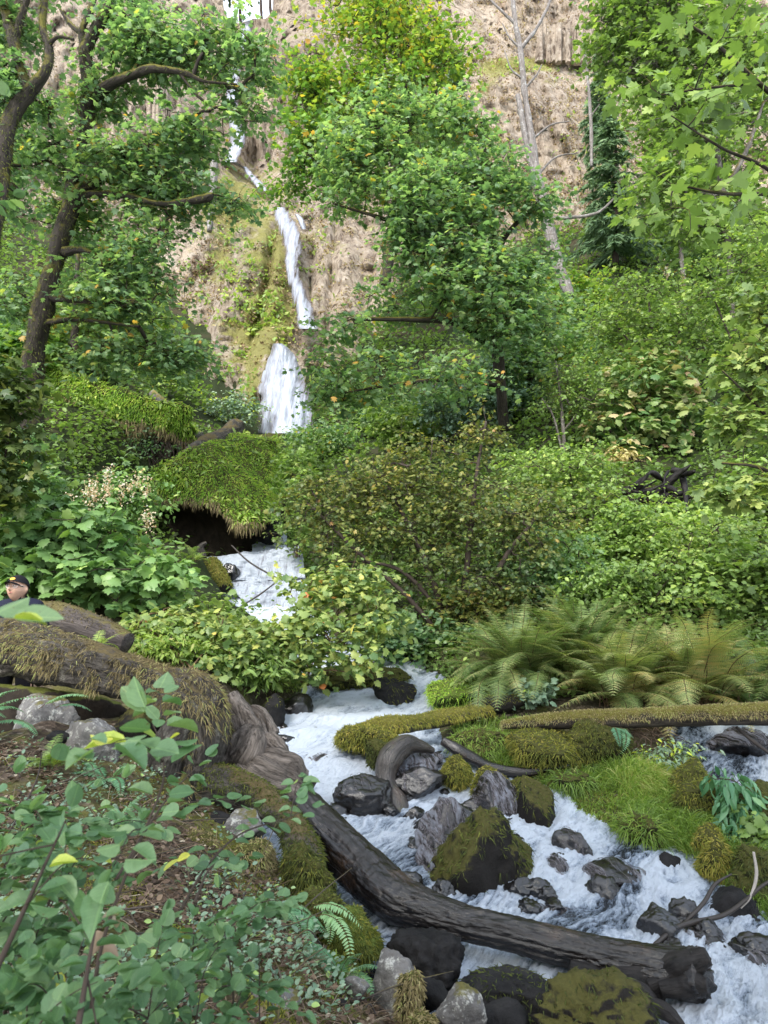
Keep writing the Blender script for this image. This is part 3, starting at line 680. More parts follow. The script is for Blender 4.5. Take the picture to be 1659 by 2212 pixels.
simple_log('mossy_branch', 'bent branch with thick golden moss reaching over the rapids from the grass bank', 'branch', [(770, 1592, 8.5, 20), (830, 1572, 8.55, 24), (900, 1562, 8.7, 18), (980, 1545, 9.0, 16), (1060, 1535, 9.2, 12)], 'trunk', .4, 7, 44, moss=(8000, 'moss', .05, .0045, -.3, (.5, 1.), .7))
simple_log('arched_root', 'wet brown root arching out of the rapids onto black stones', 'root', [(935, 1622, 8.0, 6), (905, 1612, 7.9, 14), (872, 1612, 7.8, 22), (842, 1642, 7.7, 25), (832, 1690, 7.6, 22), (845, 1735, 7.5, 34), (850, 1765, 7.45, 40)], 'wetwood', .25, 9, 45, knob=.3, part='stem')
simple_log('wet_branch', 'thin black wet branch lying along the grass bank above the rapids', 'branch', [(955, 1600, 8.4, 9), (1010, 1632, 8.3, 12), (1070, 1660, 8.2, 11), (1140, 1668, 8.1, 9), (1230, 1652, 8.1, 5)], 'wetlog', .3, 14, 46, seg=14, n=60, part='stem')
simple_log('broken_stick', 'short stick poking out of the white foam beside the root end', 'stick', [(662, 1722, 7.2, 4), (670, 1702, 7.15, 6), (681, 1684, 7.1, 5)], 'greylog', .3, 20, 47, seg=10, n=20, part='stem')
simple_log('drift_stick', 'brown stick leaning on the bank left of the broad-leaved plant', 'stick', [(1075, 1455, 10.4, 5), (1095, 1475, 10.3, 7), (1118, 1498, 10.2, 6)], 'oldlog', .3, 20, 48, seg=10, n=20, part='stem')
simple_log('mossy_stump_log', 'short mossy log leaning beside the small cascade', 'log', [(455, 1212, 15.6, 14), (470, 1240, 15.4, 16), (485, 1270, 15.2, 15)], 'trunk', .3, 6, 49, moss=(2500, 'moss', .07, .008, -.3, (.3, .9), .5))
simple_log('snapped_root', 'upright brown root stub at the left edge of the small cascade', 'root', [(438, 1205, 16., 9), (432, 1190, 16., 10), (436, 1178, 16., 6), (446, 1172, 16., 3)], 'oldlog', .3, 6, 50, seg=12, n=24, part='stem')
for k, (lab, L) in enumerate([('long curved bare twig reaching from the right edge down into the foam', [(1720, 1880, 5.6, 4), (1655, 1908, 5.6, 5), (1610, 1945, 5.6, 6), (1560, 1978, 5.55, 7), (1470, 2000, 5.4, 8), (1412, 2042, 5.2, 7)]),
        ('pale hooked twig curling up from the dark bank beside the foam', [(1475, 1998, 5.5, 6), (1520, 1950, 5.6, 6), (1545, 1910, 5.7, 5), (1580, 1888, 5.75, 3)]), ('grey hanging twig in front of the mossy right bank', [(1628, 1840, 5.7, 4), (1634, 1890, 5.65, 5), (1622, 1935, 5.6, 4), (1600, 1962, 5.6, 3)]),
        ('thin bare branch slanting across the small cascade', [(500, 1178, 15.6, 2.4), (540, 1215, 15.5, 3), (600, 1250, 15.4, 3)]), ('bare branch leaning over the small cascade from below', [(520, 1310, 14.8, 2.5), (560, 1285, 14.9, 3), (600, 1255, 15, 2)]),
        ('dark branch across the little right-hand fall', [(1590, 1570, 8.4, 5), (1625, 1600, 8.3, 6), (1680, 1640, 8.2, 6)])]):
    simple_log('bare_twig', lab, 'twig', [(a_, b_, c_, d_ * .65) for a_, b_, c_, d_ in L], 'darktwig' if k in (0, 1, 5, 3, 4) else 'paletwig', .2, 20, 60 + k, seg=10, n=50, part='stem')

ROCKS = [ ('dark mossy earth bank filling the hollow under the fallen trunk', 60, 1585, 6.35, 330, 190, .35, 'soil', 51, None), ('shadowed earthy boulder under the bend of the fallen trunk', 320, 1610, 6.2, 170, 150, .5, 'soil', 52, None),
  # label, px, py, Y, width px, height px, depth/width, material, seed, moss (count, material, tint) or None
 ('dark smooth boulder under the bend of the long wet log', 925, 2092, 4.6, 135, 120, .8, 'rockdark', 3, None),
 ('broad black boulder with a mossy flat top under the wet log', 1100, 2158, 4.35, 270, 120, .6, 'rockdark', 44, (2500, 'moss', (0, .45))),
 ('brown moss-coated boulder at the bottom edge below the wet log', 1280, 2212, 3.95, 200, 130, .8, 'rockmoss', 5, (1300, 'moss', (0, .3))),
 ('pale grey pointed stone with a moss patch on the litter bank', 848, 2128, 3.95, 96, 130, .7, 'rock', 6, None),
 ('grey stone behind the mossy cushion at the bottom edge', 985, 2195, 3.75, 90, 90, .8, 'rock', 7, None),
 ('small dark stone wedged left of the black boulder', 930, 2150, 4., 70, 60, .8, 'rockdark', 8, None),
 ('dark stone at the bottom edge between two boulders', 1085, 2205, 3.95, 80, 60, .8, 'rockdark', 9, None),
 ('flat dark stone half buried in the litter at the bottom edge', 560, 2160, 3.2, 130, 60, .8, 'rock', 10, None),
 ('small grey stone on the litter beside the pointed stone', 770, 2135, 3.7, 50, 40, .8, 'rock', 11, None),
 ('little dark pebble on the dry leaf litter', 735, 2172, 3.5, 30, 22, .8, 'rockdark', 12, None),
 ('large moss-draped boulder splitting the rapids in the middle of the stream', 1055, 1895, 6.3, 215, 270, .7, 'rockmoss', 13, (8000, 'moss', (0, .5))),
 ('wet black ledge with thin water left of the moss-draped boulder', 965, 1850, 6.45, 130, 190, .7, 'rockwet', 14, None),
 ('wet black stone above the moss-draped boulder', 970, 1790, 6.8, 130, 80, .7, 'rockwet', 15, None),
 ('jagged black stones at the foot of the arched root', 795, 1722, 7.35, 110, 85, .8, 'rockwet', 16, None),
 ('black stone right of the arched root', 905, 1690, 7.7, 110, 60, .8, 'rockwet', 17, None),
 ('black stone under the thin curtain of water by the root', 880, 1650, 8.1, 130, 60, .8, 'rockwet', 18, None),
 ('dark boulder with a moss cap at the head of the rapids', 850, 1512, 10.6, 82, 85, .9, 'rockdark', 19, (900, 'moss', (.4, .9))),
 ('dark stone at the left edge of the rapids by the root end', 588, 1550, 9.3, 55, 75, .8, 'rockdark', 20, (300, 'moss', (.2, .7))),
 ('squat dark stone behind the left edge of the rapids', 645, 1535, 9.8, 80, 55, .8, 'rockwet', 21, None),
 ('wet rounded stone breaking the upper foam', 690, 1642, 8.4, 60, 26, .8, 'rockwet', 22, None),
 ('small wet stone by the root end in the foam', 612, 1602, 8.9, 40, 34, .8, 'rockwet', 23, None),
 ('tall wet black rock with water sheeting over it below the grass', 1075, 1745, 7.45, 95, 110, .8, 'rockwet', 24, None),
 ('long black mossy rock leaning along the grass bank edge', 1150, 1765, 7.35, 95, 150, .8, 'rockmoss', 25, (1500, 'moss', (0, .5))),
 ('wet black stone in the foam below the grass bank', 1238, 1852, 6.75, 75, 95, .8, 'rockwet', 26, None),
 ('low wet black slab in the right rapids', 1332, 1918, 6.3, 140, 80, .8, 'rockwet', 27, None),
 ('triangular black stone at the foot of the grass bank', 1440, 1878, 6.55, 62, 62, .8, 'rockdark', 28, None),
 ('upright wet black stone beside the curved twig', 1420, 2008, 5.45, 85, 95, .8, 'rockwet', 29, None),
 ('low black stone lapped by foam right of the upright stone', 1500, 2035, 5.45, 140, 60, .8, 'rockwet', 30, None),
 ('dark bank boulder behind the hooked twig', 1575, 1985, 5.9, 130, 120, .8, 'rockdark', 31, None),
 ('wet stone in the foam beside the moss-draped boulder', 1195, 1905, 6.4, 65, 70, .8, 'rockwet', 32, None),
 ('flat wet stone just above the wet log', 1180, 1985, 5.7, 90, 40, .8, 'rockwet', 33, None),
 ('wet stone at the right edge beside the lower foam', 1650, 2095, 5., 70, 60, .8, 'rockwet', 34, None),
 ('black rock behind the little right-hand fall', 1600, 1610, 8.9, 150, 70, .6, 'rockwet', 35, None),
 ('dark rock at the foot of the little right-hand fall', 1660, 1745, 7.5, 90, 60, .8, 'rockdark', 36, None),
 ('lichen-spotted grey boulder under the fallen trunk by the sword fern', 95, 1560, 5.9, 125, 120, .8, 'rock', 37, None),
 ('lichen-spotted boulder below the middle of the fallen trunk', 205, 1615, 5.55, 120, 130, .8, 'rock', 38, None),
 ('mossy dark boulder tucked under the fallen trunk', 285, 1590, 5.9, 100, 110, .8, 'rockmoss', 39, None),
 ('slate-blue flat stone beside the lichen boulder', 125, 1600, 5.5, 52, 36, .8, 'rockdark', 40, None),
 ('upright mossy stone below the root end of the fallen trunk', 385, 1770, 5.45, 110, 150, .8, 'rockmoss', 41, (900, 'mossdry', (.1, .6))),
 ('dark slab in the hollow under the mossy root', 470, 1790, 5.5, 110, 60, .9, 'rockdark', 42, None),
 ('grey wedge-shaped stone in the hollow under the mossy root', 530, 1785, 5.4, 90, 60, .8, 'rock', 43, None),
 ('black stone in the middle of the small cascade', 497, 1236, 15.7, 40, 40, .8, 'rockwet', 45, None),
 ('dark stone at the top right of the small cascade', 585, 1150, 17.6, 50, 44, .8, 'rockdark', 46, None)]
FILM = {14: .6, 15: .5, 16: .48, 17: .48, 18: .62, 22: .54, 24: .58, 26: .5, 27: .54, 30: .52, 32: .58, 33: .55, 34: .54, 35: .58}
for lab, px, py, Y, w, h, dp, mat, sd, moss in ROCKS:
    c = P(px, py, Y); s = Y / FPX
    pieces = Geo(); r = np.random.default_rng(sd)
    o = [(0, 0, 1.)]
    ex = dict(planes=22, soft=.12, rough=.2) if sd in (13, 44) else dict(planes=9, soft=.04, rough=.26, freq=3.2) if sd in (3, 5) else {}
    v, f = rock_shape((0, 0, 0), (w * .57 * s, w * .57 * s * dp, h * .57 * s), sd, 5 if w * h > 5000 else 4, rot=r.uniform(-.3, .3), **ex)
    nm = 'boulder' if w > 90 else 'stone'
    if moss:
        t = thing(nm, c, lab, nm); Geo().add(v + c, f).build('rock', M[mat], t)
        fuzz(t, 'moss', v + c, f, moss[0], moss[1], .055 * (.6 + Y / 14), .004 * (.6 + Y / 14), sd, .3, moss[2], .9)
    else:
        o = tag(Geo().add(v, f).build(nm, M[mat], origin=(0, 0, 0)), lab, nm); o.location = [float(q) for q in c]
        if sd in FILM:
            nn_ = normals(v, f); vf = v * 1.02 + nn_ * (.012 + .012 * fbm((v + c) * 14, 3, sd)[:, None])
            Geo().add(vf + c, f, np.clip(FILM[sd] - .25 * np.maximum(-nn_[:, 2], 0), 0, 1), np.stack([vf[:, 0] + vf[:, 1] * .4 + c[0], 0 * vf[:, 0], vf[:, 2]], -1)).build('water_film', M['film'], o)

rs_ = np.random.default_rng(55)
for k, (x, y, Y, n, sx, sy) in enumerate([(800, 1745, 7.2, 10, 45, 24), (890, 1690, 7.6, 9, 60, 22), (930, 1640, 8., 5, 40, 14), (960, 1800, 6.7, 8, 50, 30), (1075, 1760, 7.2, 9, 55, 40), (1160, 1830, 7., 5, 40, 25), (930, 1920, 6.1, 5, 30, 30), (1240, 1870, 6.6, 2, 40, 25), (1330, 1930, 6.2, 2, 60, 20), (1190, 1930, 6.1, 5, 40, 25), (1470, 2010, 5.5, 4, 60, 20), (640, 1590, 9., 3, 40, 14), (1620, 2070, 5.1, 3, 30, 20)]):
    for q in range(n):
        a, b = x + rs_.normal() * sx, y + rs_.normal() * sy; c = hit(a, b, wz0)[0]; w = rs_.uniform(.04, .125)
        v, f = rock_shape((0, 0, 0), (w * rs_.uniform(.7, 1.3), w, w * rs_.uniform(.5, .95)), 700 + k * 10 + q, 4, 8, .02, .26, 2.8, rs_.normal())
        tag(Geo().add(v, f).build('stone', M['rockwet'], origin=(0, 0, 0)), 'small jagged black stone breaking the white rapids', 'stone', 'small black stones in the rapids').location = [float(u) for u in c + A([0, 0, -.012])]
MOUNDS = [ ('grassy lump in the middle of the grass bank', 1230, 1690, 8.0, 110, 50, 'mossbase', 1500, 'grass', (.2, .85), .14), ('low grassy lump at the lower end of the grass bank', 1390, 1790, 7., 120, 60, 'mossbase', 1500, 'grass', (.1, .8), .16), ('grass tussock lump at the upper left corner of the grass bank', 1040, 1600, 8.6, 110, 56, 'mossbase', 1600, 'grass', (.3, .9), .12),
 # moss cushions: label, px, py, Y, w, h, base material, tufts, tuft material, tint, tuft length
 ('rounded golden moss cushion at the tip of the mossy branch', 795, 1592, 8.4, 135, 72, 'mossbase', 6500, 'moss', (.35, 1.), .05),
 ('dark moss cushion on the wet stump beside the arched root', 820, 1632, 7.9, 56, 70, 'mossbase', 1500, 'moss', (0, .5), .04),
 ('dark green moss hummock under the slim mossy log', 1285, 1608, 8.4, 125, 100, 'mossbase', 5000, 'moss', (.15, .75), .06),
 ('low golden moss hummock left of the dark green one', 1175, 1625, 8.3, 170, 90, 'mossbase', 6000, 'moss', (.35, 1.), .07),
 ('golden moss cushion at the stream edge below the wet branch', 985, 1672, 7.9, 72, 64, 'mossbase', 2600, 'moss', (.4, 1.), .05),
 ('bright moss cushion next to the golden one on the stream edge', 1062, 1692, 7.75, 80, 55, 'mossbase', 2600, 'moss', (.4, 1.), .05),
 ('small moss cushion on top of the long black mossy rock', 1125, 1705, 7.6, 60, 46, 'mossbase', 1600, 'moss', (.3, .9), .045),
 ('olive moss cushion above the drooping plant on the right bank', 1490, 1685, 7.7, 90, 70, 'mossbase', 2600, 'moss', (.2, .75), .05),
 ('big olive moss cushion left of the drooping plant', 1505, 1735, 7.35, 110, 95, 'mossbase', 3800, 'moss', (.15, .7), .05),
 ('small golden moss cushion overhanging the foam on the right', 1535, 1815, 6.6, 56, 56, 'mossbase', 1800, 'moss', (.4, 1.), .045),
 ('drooping golden moss cushion on the right bank edge', 1545, 1865, 6.35, 66, 80, 'mossbase', 2400, 'moss', (.4, 1.), .06),
 ('tall dark moss bank at the right edge behind the twigs', 1640, 1915, 6.1, 130, 170, 'mossbase', 5000, 'moss', (.05, .6), .06),
 ('moss bank at the right edge beside the drooping plant', 1650, 1760, 7.1, 130, 110, 'mossbase', 3500, 'moss', (.1, .7), .05),
 ('mossy lump under the end of the mossy root', 648, 1905, 5.1, 115, 130, 'mossbase', 4500, 'moss', (0, .6), .04),
 ('vivid green moss cushion beside the stream at the foot of the left bank', 752, 2035, 4.6, 118, 120, 'mossbasegreen', 6000, 'moss', (.2, .8), .035),
 ('dim moss cushion uphill of the vivid green one', 690, 1970, 4.75, 110, 90, 'mossbase', 3500, 'moss', (0, .55), .035),
 ('yellowish moss mound in the litter below the fallen trunk', 530, 1865, 5., 110, 90, 'mossbase', 3500, 'mossdry', (.4, 1.), .035),
 ('moss patch on the side of the pale pointed stone', 885, 2150, 3.78, 52, 80, 'mossbase', 1800, 'mossdry', (.4, 1.), .03),
 ('little moss ball at the bottom edge between stones', 910, 2206, 3.65, 52, 46, 'mossbase', 1200, 'mossdry', (.4, 1.), .03),
 ('broad dry moss mound on the far left of the bank', 50, 1900, 3.9, 190, 150, 'mossbase', 7000, 'mossdry', (.35, 1.), .035),
 ('dry moss tussock on the bank above the yellowish mound', 410, 1835, 4.9, 110, 70, 'mossbase', 2600, 'mossdry', (.3, .9), .035),
 ('mossy bank lump behind the head of the rapids', 770, 1470, 11.5, 190, 60, 'mossbase', 4000, 'moss', (.1, .6), .07),
 ('grassy moss knoll at the top of the right bank by the rapids', 985, 1505, 10.1, 170, 66, 'mossbasegreen', 3500, 'mossgreen', (.3, .9), .08)]
for k, (lab, px, py, Y, w, h, mat, n, mm, ti, ln) in enumerate(MOUNDS):
    c = P(px, py, Y); s = Y / FPX
    v, f = rock_shape(c, (w * .56 * s, w * .5 * s, h * .58 * s), 200 + k, 5, 18, .12, .22, 2.6)
    t = thing('moss_cushion', c, lab, 'moss'); Geo().add(v, f).build('cushion', M[mat], t)
    fuzz(t, 'tufts', v, f, n, mm, ln, .0042 * (.55 + Y / 15), 300 + k, -.55, ti, .55)

# earth and roots with an overhanging mossy brow
def brow(name, label, B, R_, L_, C_, mat, seed, bulge, tuft, hang, nu=120, nv=70):
    R = P(*A(R_, float).T); L = P(*A(L_, float).T); B = P(*A(B, float).T); C = P(*A(C_, float).T)
    R, L, B, C = (spline(q, nu) for q in (R, L, B, C)); mid = R * .5 + L * .5 + A([.0, -.55, .75]) * bulge
    t = thing(name, (L[0] + L[-1]) / 2, label, 'mossy bank')
    rows = [B, R, mid, L]
    g1 = spline(np.stack(rows).reshape(4, -1), nv).reshape(nv, nu, 3)
    g1 = g1 + (.42 * bulge * fbm(g1 * A([.9, .9, .7]), 4, seed) + .12 * ridged(g1 * 2.2, 3, seed + 1))[..., None] * A([.2, -.7, .6])
    _e = np.abs(np.linspace(-1, 1, nu))[None, :, None] ** 4; g1 = g1 + _e * (A([.35, .4, .1]) * bulge * np.stack([fbm(g1 * 1.3, 3, seed + 8), fbm(g1 * 1.3, 3, seed + 9) + .8, fbm(g1 * 1.7, 3, seed + 10)], -1))
    ff = grid_faces(nv, nu); Geo().add(g1, ff).build('moss_cover', M[mat], t)
    under = spline(np.stack([g1[-1], g1[-1] * .55 + C * .45 + A([0, .6, .25]), C]).reshape(3, -1), 30).reshape(30, nu, 3)
    under = under + (.12 * ridged(under * 2.2, 4, seed + 4))[..., None] * A([.3, -.7, .5])
    Geo().add(under, grid_faces(30, nu)).build('earth', M['soil'], t)
    v = g1.reshape(-1, 3); fr = ff[len(ff) // 4:]
    fuzz(t, 'moss', v, fr[:, ::-1], tuft[0], tuft[1], tuft[2], tuft[3], seed + 6, -1, tuft[4], .7)
    rq = np.random.default_rng(seed + 5); pq, nq = sample_faces(v, fr[:, ::-1], 2600, rq); pq = pq[fbm(pq * 1.3, 3, seed + 2) > 0]; gq = Geo()
    scatter(gq, LEAF_LANCE, pq, rq.normal(size=pq.shape) * .7 + A([.3, -.6, -.3]), rq.normal(size=pq.shape) * .4 + A([0, -.4, 1]), rq.uniform(.1, .24, len(pq)), np.clip(.6 + .2 * rq.normal(size=len(pq)), 0, 1)); gq.build('small_ferns', M['bright'], t)
    r = np.random.default_rng(seed); i = r.integers(nu, size=hang[0]); e = g1[-1][i] * .9 + g1[-3][i] * .1 + r.normal(size=(hang[0], 3)) * A([.03, .08, .06])
    g = Geo(); blades(g, e, A([0, -.25, -1]) + r.normal(size=e.shape) * .3, hang[1] * np.clip(.75 + .9 * fbm(e * 2.2, 3, seed), .15, 1.6) * r.uniform(.4, 1.2, len(e)), .012, r, np.clip(r.normal(.38, .25, len(e)), 0, 1), .3)
    g.build('hanging_moss', M['mossdry'], t)
    return t
t = brow('mossy_overhang', 'big moss-draped overhang with a dark hollow below, left of the small cascade', [(330, 1030, 19.5), (430, 960, 21.5), (520, 940, 23.5), (600, 945, 24)], [(345, 1055, 17.6), (410, 1000, 18.6), (510, 945, 21), (605, 955, 22)],
     [(328, 1082, 17.), (400, 1076, 16.6), (460, 1100, 16.3), (520, 1142, 16.1), (575, 1128, 16.8), (612, 1060, 18.6)], [(320, 1180, 19.), (420, 1215, 18.2), (500, 1215, 17.8), (590, 1190, 18.6)], 'mossbase', 71, .9, (42000, 'mossgreen', .085, .011, (.1, 1.)), (900, .22))
pp, rr = path([(520, 934, 21.3, 34), (470, 962, 20., 40), (425, 995, 18.9, 42), (385, 1035, 17.8, 36), (362, 1062, 17.3, 18)])
v, f, tc = tube(pp + A([.0, -.2, .1]), rr * A([.5]), seg=40, n=140, rough=.55, freq=3.5, seed=72, knob=.3); Geo().add(v, f, 0, tc).build('bark_strip', M['oldlog'], t)
t = brow('mossy_ridge', 'moss-topped earth ridge with hanging roots beside the mossy tree trunk', [(60, 770, 24), (200, 800, 23), (300, 850, 22), (410, 900, 22)], [(70, 800, 21), (190, 830, 20.3), (300, 878, 19.8), (420, 925, 19.6)],
     [(60, 850, 19.8), (180, 880, 19.2), (290, 915, 19), (420, 955, 19.2)], [(60, 960, 21), (180, 985, 20.6), (290, 1010, 20.2), (420, 1010, 20.6)], 'mossbase', 81, .7, (24000, 'mossgreen', .095, .012, (.1, 1.)), (1500, .35))
g = Geo(); r = np.random.default_rng(8)
for k in range(60):
    x = r.uniform(200, 420); y = 880 + (x - 180) * .28; p0 = P(x, y + 15, 19.2); q = np.stack([p0, p0 + A([r.normal() * .2, -.05, -.5]), p0 + A([r.normal() * .4, .1, -r.uniform(.8, 1.5)])])
    add_tube(g, q, [.018, .012, .004], seg=5, n=9)
g.build('hanging_roots', M['twig'], t)
simple_log('lichen_log', 'grey lichen log slanting down to the mossy overhang', 'log', [(330, 850, 22.5, 9), (370, 890, 21.6, 12), (430, 945, 20.6, 14)], 'snagbark', .2, 4, 52)

# black burnt roots on the right slope, under a tuft of dry grass
def gY(px, py): return float(onground(px, py)[0, 1])
t = thing('burnt_stump', P(1400, 1090, 16.5), 'black burnt stump with jagged roots on the right slope under dry grass', 'stump')
BY = gY(1400, 1120)
rr_ = np.random.default_rng(6)
SH = [(1410 + rr_.normal() * 45, 1065 + rr_.normal() * 25, 1410 + rr_.normal() * 60, 1060 + rr_.normal() * 45, rr_.uniform(2.5, 5)) for _ in range(16)]
for k, (x, y, x2, y2, w) in enumerate(SH + [(1340, 1062, 1400, 1022, 9), (1388, 1034, 1360, 1052, 6), (1415, 1080, 1492, 1004, 10), (1440, 1042, 1425, 1130, 8), (1470, 1020, 1484, 1110, 7), (1450, 1015, 1500, 1018, 8), (1400, 1075, 1462, 1062, 8), (1360, 1100, 1410, 1060, 7), (1345, 1085, 1380, 1092, 5)]):
    q, rad = path([(x, y, BY + .1, w), ((x + x2) / 2 + rr_.normal() * 8, (y + y2) / 2 + rr_.normal() * 8, BY - .1, w * 1.2), (x2, y2, BY - .02 * k, w * .35)]); rad = rad * .7
    g = Geo(); add_tube(g, q, rad, seg=18, n=40, rough=.8, freq=7, seed=400 + k, stretch=.5, knob=.6); g.build('charred_root', M['blackwood'], t)
v, f = rock_shape(P(1410, 1085, BY + .75), (.55, .5, .42), 77, 4, rough=.3); Geo().add(v, f).build('core', M['soil'], t)
t = thing('earth_hollow', P(1010, 790, 24), 'dark root hollow in the slope beside the mossy slanting trunk', 'hollow')
v, f = rock_shape(P(1015, 800, gY(1015, 815) + .1), (.7, .6, .55), 78, 4, rough=.35); Geo().add(v, f).build('earth', M['soil'], t)

# small cascade below the overhang
t = thing('small_cascade', P(530, 1290, 15.6), 'small foaming cascade stepping down beside the mossy overhang', 'cascade')
def casc(name, L, Rr, seed, rows=70, nw=44):
    a = spline(A(L, float), rows); b = spline(A(Rr, float), rows); u = np.linspace(0, 1, nw)[None, :, None]
    m = a[:, None] * (1 - u) + b[:, None] * u
    v = P(m[..., 0], m[..., 1], m[..., 2]); nn = ridged(v * A([3.2, 3.2, 1.1]), 4, seed)
    v = v + (.12 * nn + .07 * fbm(v * 6, 3, seed + 1))[..., None] * A([0, -1, .25])
    Geo().add(v, grid_faces(rows, nw), (.62 + .1 * nn).ravel(), np.stack([v[..., 0], 0 * nn, v[..., 2]], -1).reshape(-1, 3)).build(name, M['cascade'], t)
casc('upper_step', [(545, 1178, 18), (540, 1160, 18.4), (548, 1205, 16.9)][:1] + [(548, 1205, 17)], [(620, 1150, 18.6), (620, 1205, 17.2)], 101, 30, 30)
casc('lip', [(448, 1205, 16.4), (455, 1222, 16.), (480, 1256, 15.7)], [(650, 1180, 16.8), (655, 1205, 16.2), (660, 1250, 15.8)], 103)
casc('lower_step', [(478, 1250, 15.8), (505, 1275, 15.4), (535, 1312, 14.9)], [(660, 1245, 15.9), (665, 1275, 15.5), (660, 1330, 14.7)], 105)
# ------------------------------------------------------------------ the person behind the fallen trunk
def person():
    head = P(38, 1272, 7.3); HS = .118                       # half height of the head without cap
    gr = float(gz(head[0], head[1] + .02)); base = A([head[0] + .02, head[1] + .03, gr])
    t = thing('person', base, 'person in black cap with yellow patch and clear glasses, half hidden behind the fallen trunk', 'person')
    k = (head[2] + HS * .1 - gr) / 1.56                       # scales a 1.7 m figure to reach the head
    def J(x, y, z): return (x * k, y * k, z * k)
    pts = [J(0, 0, .95), J(0, .01, 1.12), J(0, .01, 1.32), J(-.01, 0, 1.44), J(-.015, -.02, 1.52)]
    E = [(0, 1), (1, 2), (2, 3), (3, 4)]; R = [.15, .145, .15, .065, .055]
    def chain(root, L, rad):
        j = root
        for p, r_ in zip(L, rad):
            pts.append(J(*p)); E.append((j, len(pts) - 1)); j = len(pts) - 1; R.append(r_)
        return j
    for s in (-1, 1):
        chain(0, [(.1 * s, 0, .88), (.11 * s, -.02, .5), (.11 * s, .03, .1), (.11 * s, -.1, .04)], [.1, .062, .045, .04])
        wr = chain(2, [(.17 * s, .01, 1.37), (.25 * s, .02, 1.12), (.25 * s, -.1, .9), (.25 * s, -.16, .84)], [.06, .046, .032, .026])
        for q in range(4):
            chain(wr, [((.25 + (.015 - .012 * q)) * s, -.2, .8 - .006 * q), ((.245 + (.015 - .012 * q)) * s, -.22, .76 - .005 * (q % 2))], [.01, .008])
        chain(wr, [((.21) * s, -.18, .81), (.2 * s, -.2, .78)], [.011, .009])
    me = bpy.data.meshes.new('body'); me.from_pydata(pts, E, []); o = bpy.data.objects.new('body', me); COL.objects.link(o)
    o.modifiers.new('skin', 'SKIN'); sv = me.skin_vertices[0].data
    for i, r_ in enumerate(R): sv[i].radius = (r_ * k, r_ * k * (.75 if i < 3 else 1)); sv[i].use_root = i == 0
    sb = o.modifiers.new('sub', 'SUBSURF'); sb.levels = sb.render_levels = 2
    ev = o.evaluated_get(bpy.context.evaluated_depsgraph_get()); m2 = bpy.data.meshes.new_from_object(ev)
    bv = A([q.co[:] for q in m2.vertices]); bf = [list(p.vertices) for p in m2.polygons]
    bpy.data.objects.remove(o)
    # head: face looks along -y before it is turned
    d, f = ico(5); v = d * A([.76, .92, 1.12]) * HS
    x, y, z = d.T; fr = np.clip(-y, 0, 1)
    gau = lambda cx, cz, sx, sz: np.exp(-((x - cx) / sx) ** 2 - ((z - cz) / sz) ** 2) * (y < 0)
    push = .02 * gau(0, -.12, .12, .2) + .022 * gau(0, -.22, .13, .1) - .012 * (gau(.33, .08, .2, .12) + gau(-.33, .08, .2, .12)) + .01 * gau(0, -.85, .3, .2) + .008 * gau(0, .28, .5, .1) \
         + .007 * gau(0, -.5, .28, .06) + .006 * gau(0, -.6, .22, .06) - .005 * gau(0, -.55, .3, .03) + .006 * (gau(.5, -.25, .2, .2) + gau(-.5, -.25, .2, .2))
    v[:, 1] -= push; v[:, 0] *= 1 - .3 * np.clip(-z - .25, 0, 1) ; v[:, 1] += .012 * np.clip(-z - .6, 0, 1)
    for s in (-1, 1):                                        # ears stand out at the sides
        e = np.exp(-((d[:, 1] - .12) / .16) ** 2 - ((z + .05) / .24) ** 2) * (x * s > .8); v[:, 0] += s * .022 * e
    yaw, pit = radians(-10), radians(-10)
    def turn(q):
        q = A(q, float); yy = q[:, 1] * cos(pit) - q[:, 2] * sin(pit); zz = q[:, 1] * sin(pit) + q[:, 2] * cos(pit)
        return np.stack([q[:, 0] * cos(yaw) - yy * sin(yaw), q[:, 0] * sin(yaw) + yy * cos(yaw), zz], -1) + head
    hv = turn(v)
    # one continuous body: fuse head and body by a voxel remesh
    allv = np.concatenate([bv + base, hv]); me = bpy.data.meshes.new('tmp')
    me.from_pydata((allv - head).tolist(), [], bf + (f + len(bv)).tolist()); me.update()
    o = bpy.data.objects.new('tmp', me); COL.objects.link(o); rm = o.modifiers.new('r', 'REMESH'); rm.mode = 'VOXEL'; rm.voxel_size = .007
    m3 = bpy.data.meshes.new_from_object(o.evaluated_get(bpy.context.evaluated_depsgraph_get())); bpy.data.objects.remove(o)
    n3 = len(m3.vertices); co_ = np.zeros(n3 * 3); m3.vertices.foreach_get('co', co_)
    quads = A([list(p.vertices) for p in m3.polygons if len(p.vertices) == 4])
    body = Geo().add(co_.reshape(-1, 3) + head, quads).build('body', M['skin'], t)
    # jacket and trousers follow the body
    nb = len(bv); me = m2; nr = np.zeros((nb, 3)); quad = A([q for q in bf if len(q) == 4]); nr = normals(bv, quad)
    zc = bv[quad].mean(1); armx = np.abs(zc[:, 0]) > .17 * k
    jk = (zc[:, 2] > .86 * k) & (zc[:, 2] < 1.47 * k) & ~(armx & (zc[:, 2] < .9 * k)); tr = (zc[:, 2] < .98 * k) & (zc[:, 2] > .09 * k) & ~armx; sh = (zc[:, 2] <= .1 * k)
    Geo().add(bv + nr * .022 + base, quad[jk]).build('jacket', M['navy'], t)
    Geo().add(bv + nr * .015 + base, quad[tr]).build('trousers', M['blackcloth'], t)
    Geo().add(bv + nr * .018 + base, quad[sh]).build('shoe', M['blackcloth'], t)
    # cap
    cv = d * A([.84, 1.0, 1.12]) * HS * 1.08; kf = (cv[f][:, :, 2].mean(1) > HS * .34 + .25 * cv[f][:, :, 1].mean(1) * -.6)
    cap = Geo().add(turn(cv), f[kf]); capo = cap.build('cap', M['blackcloth'], t)
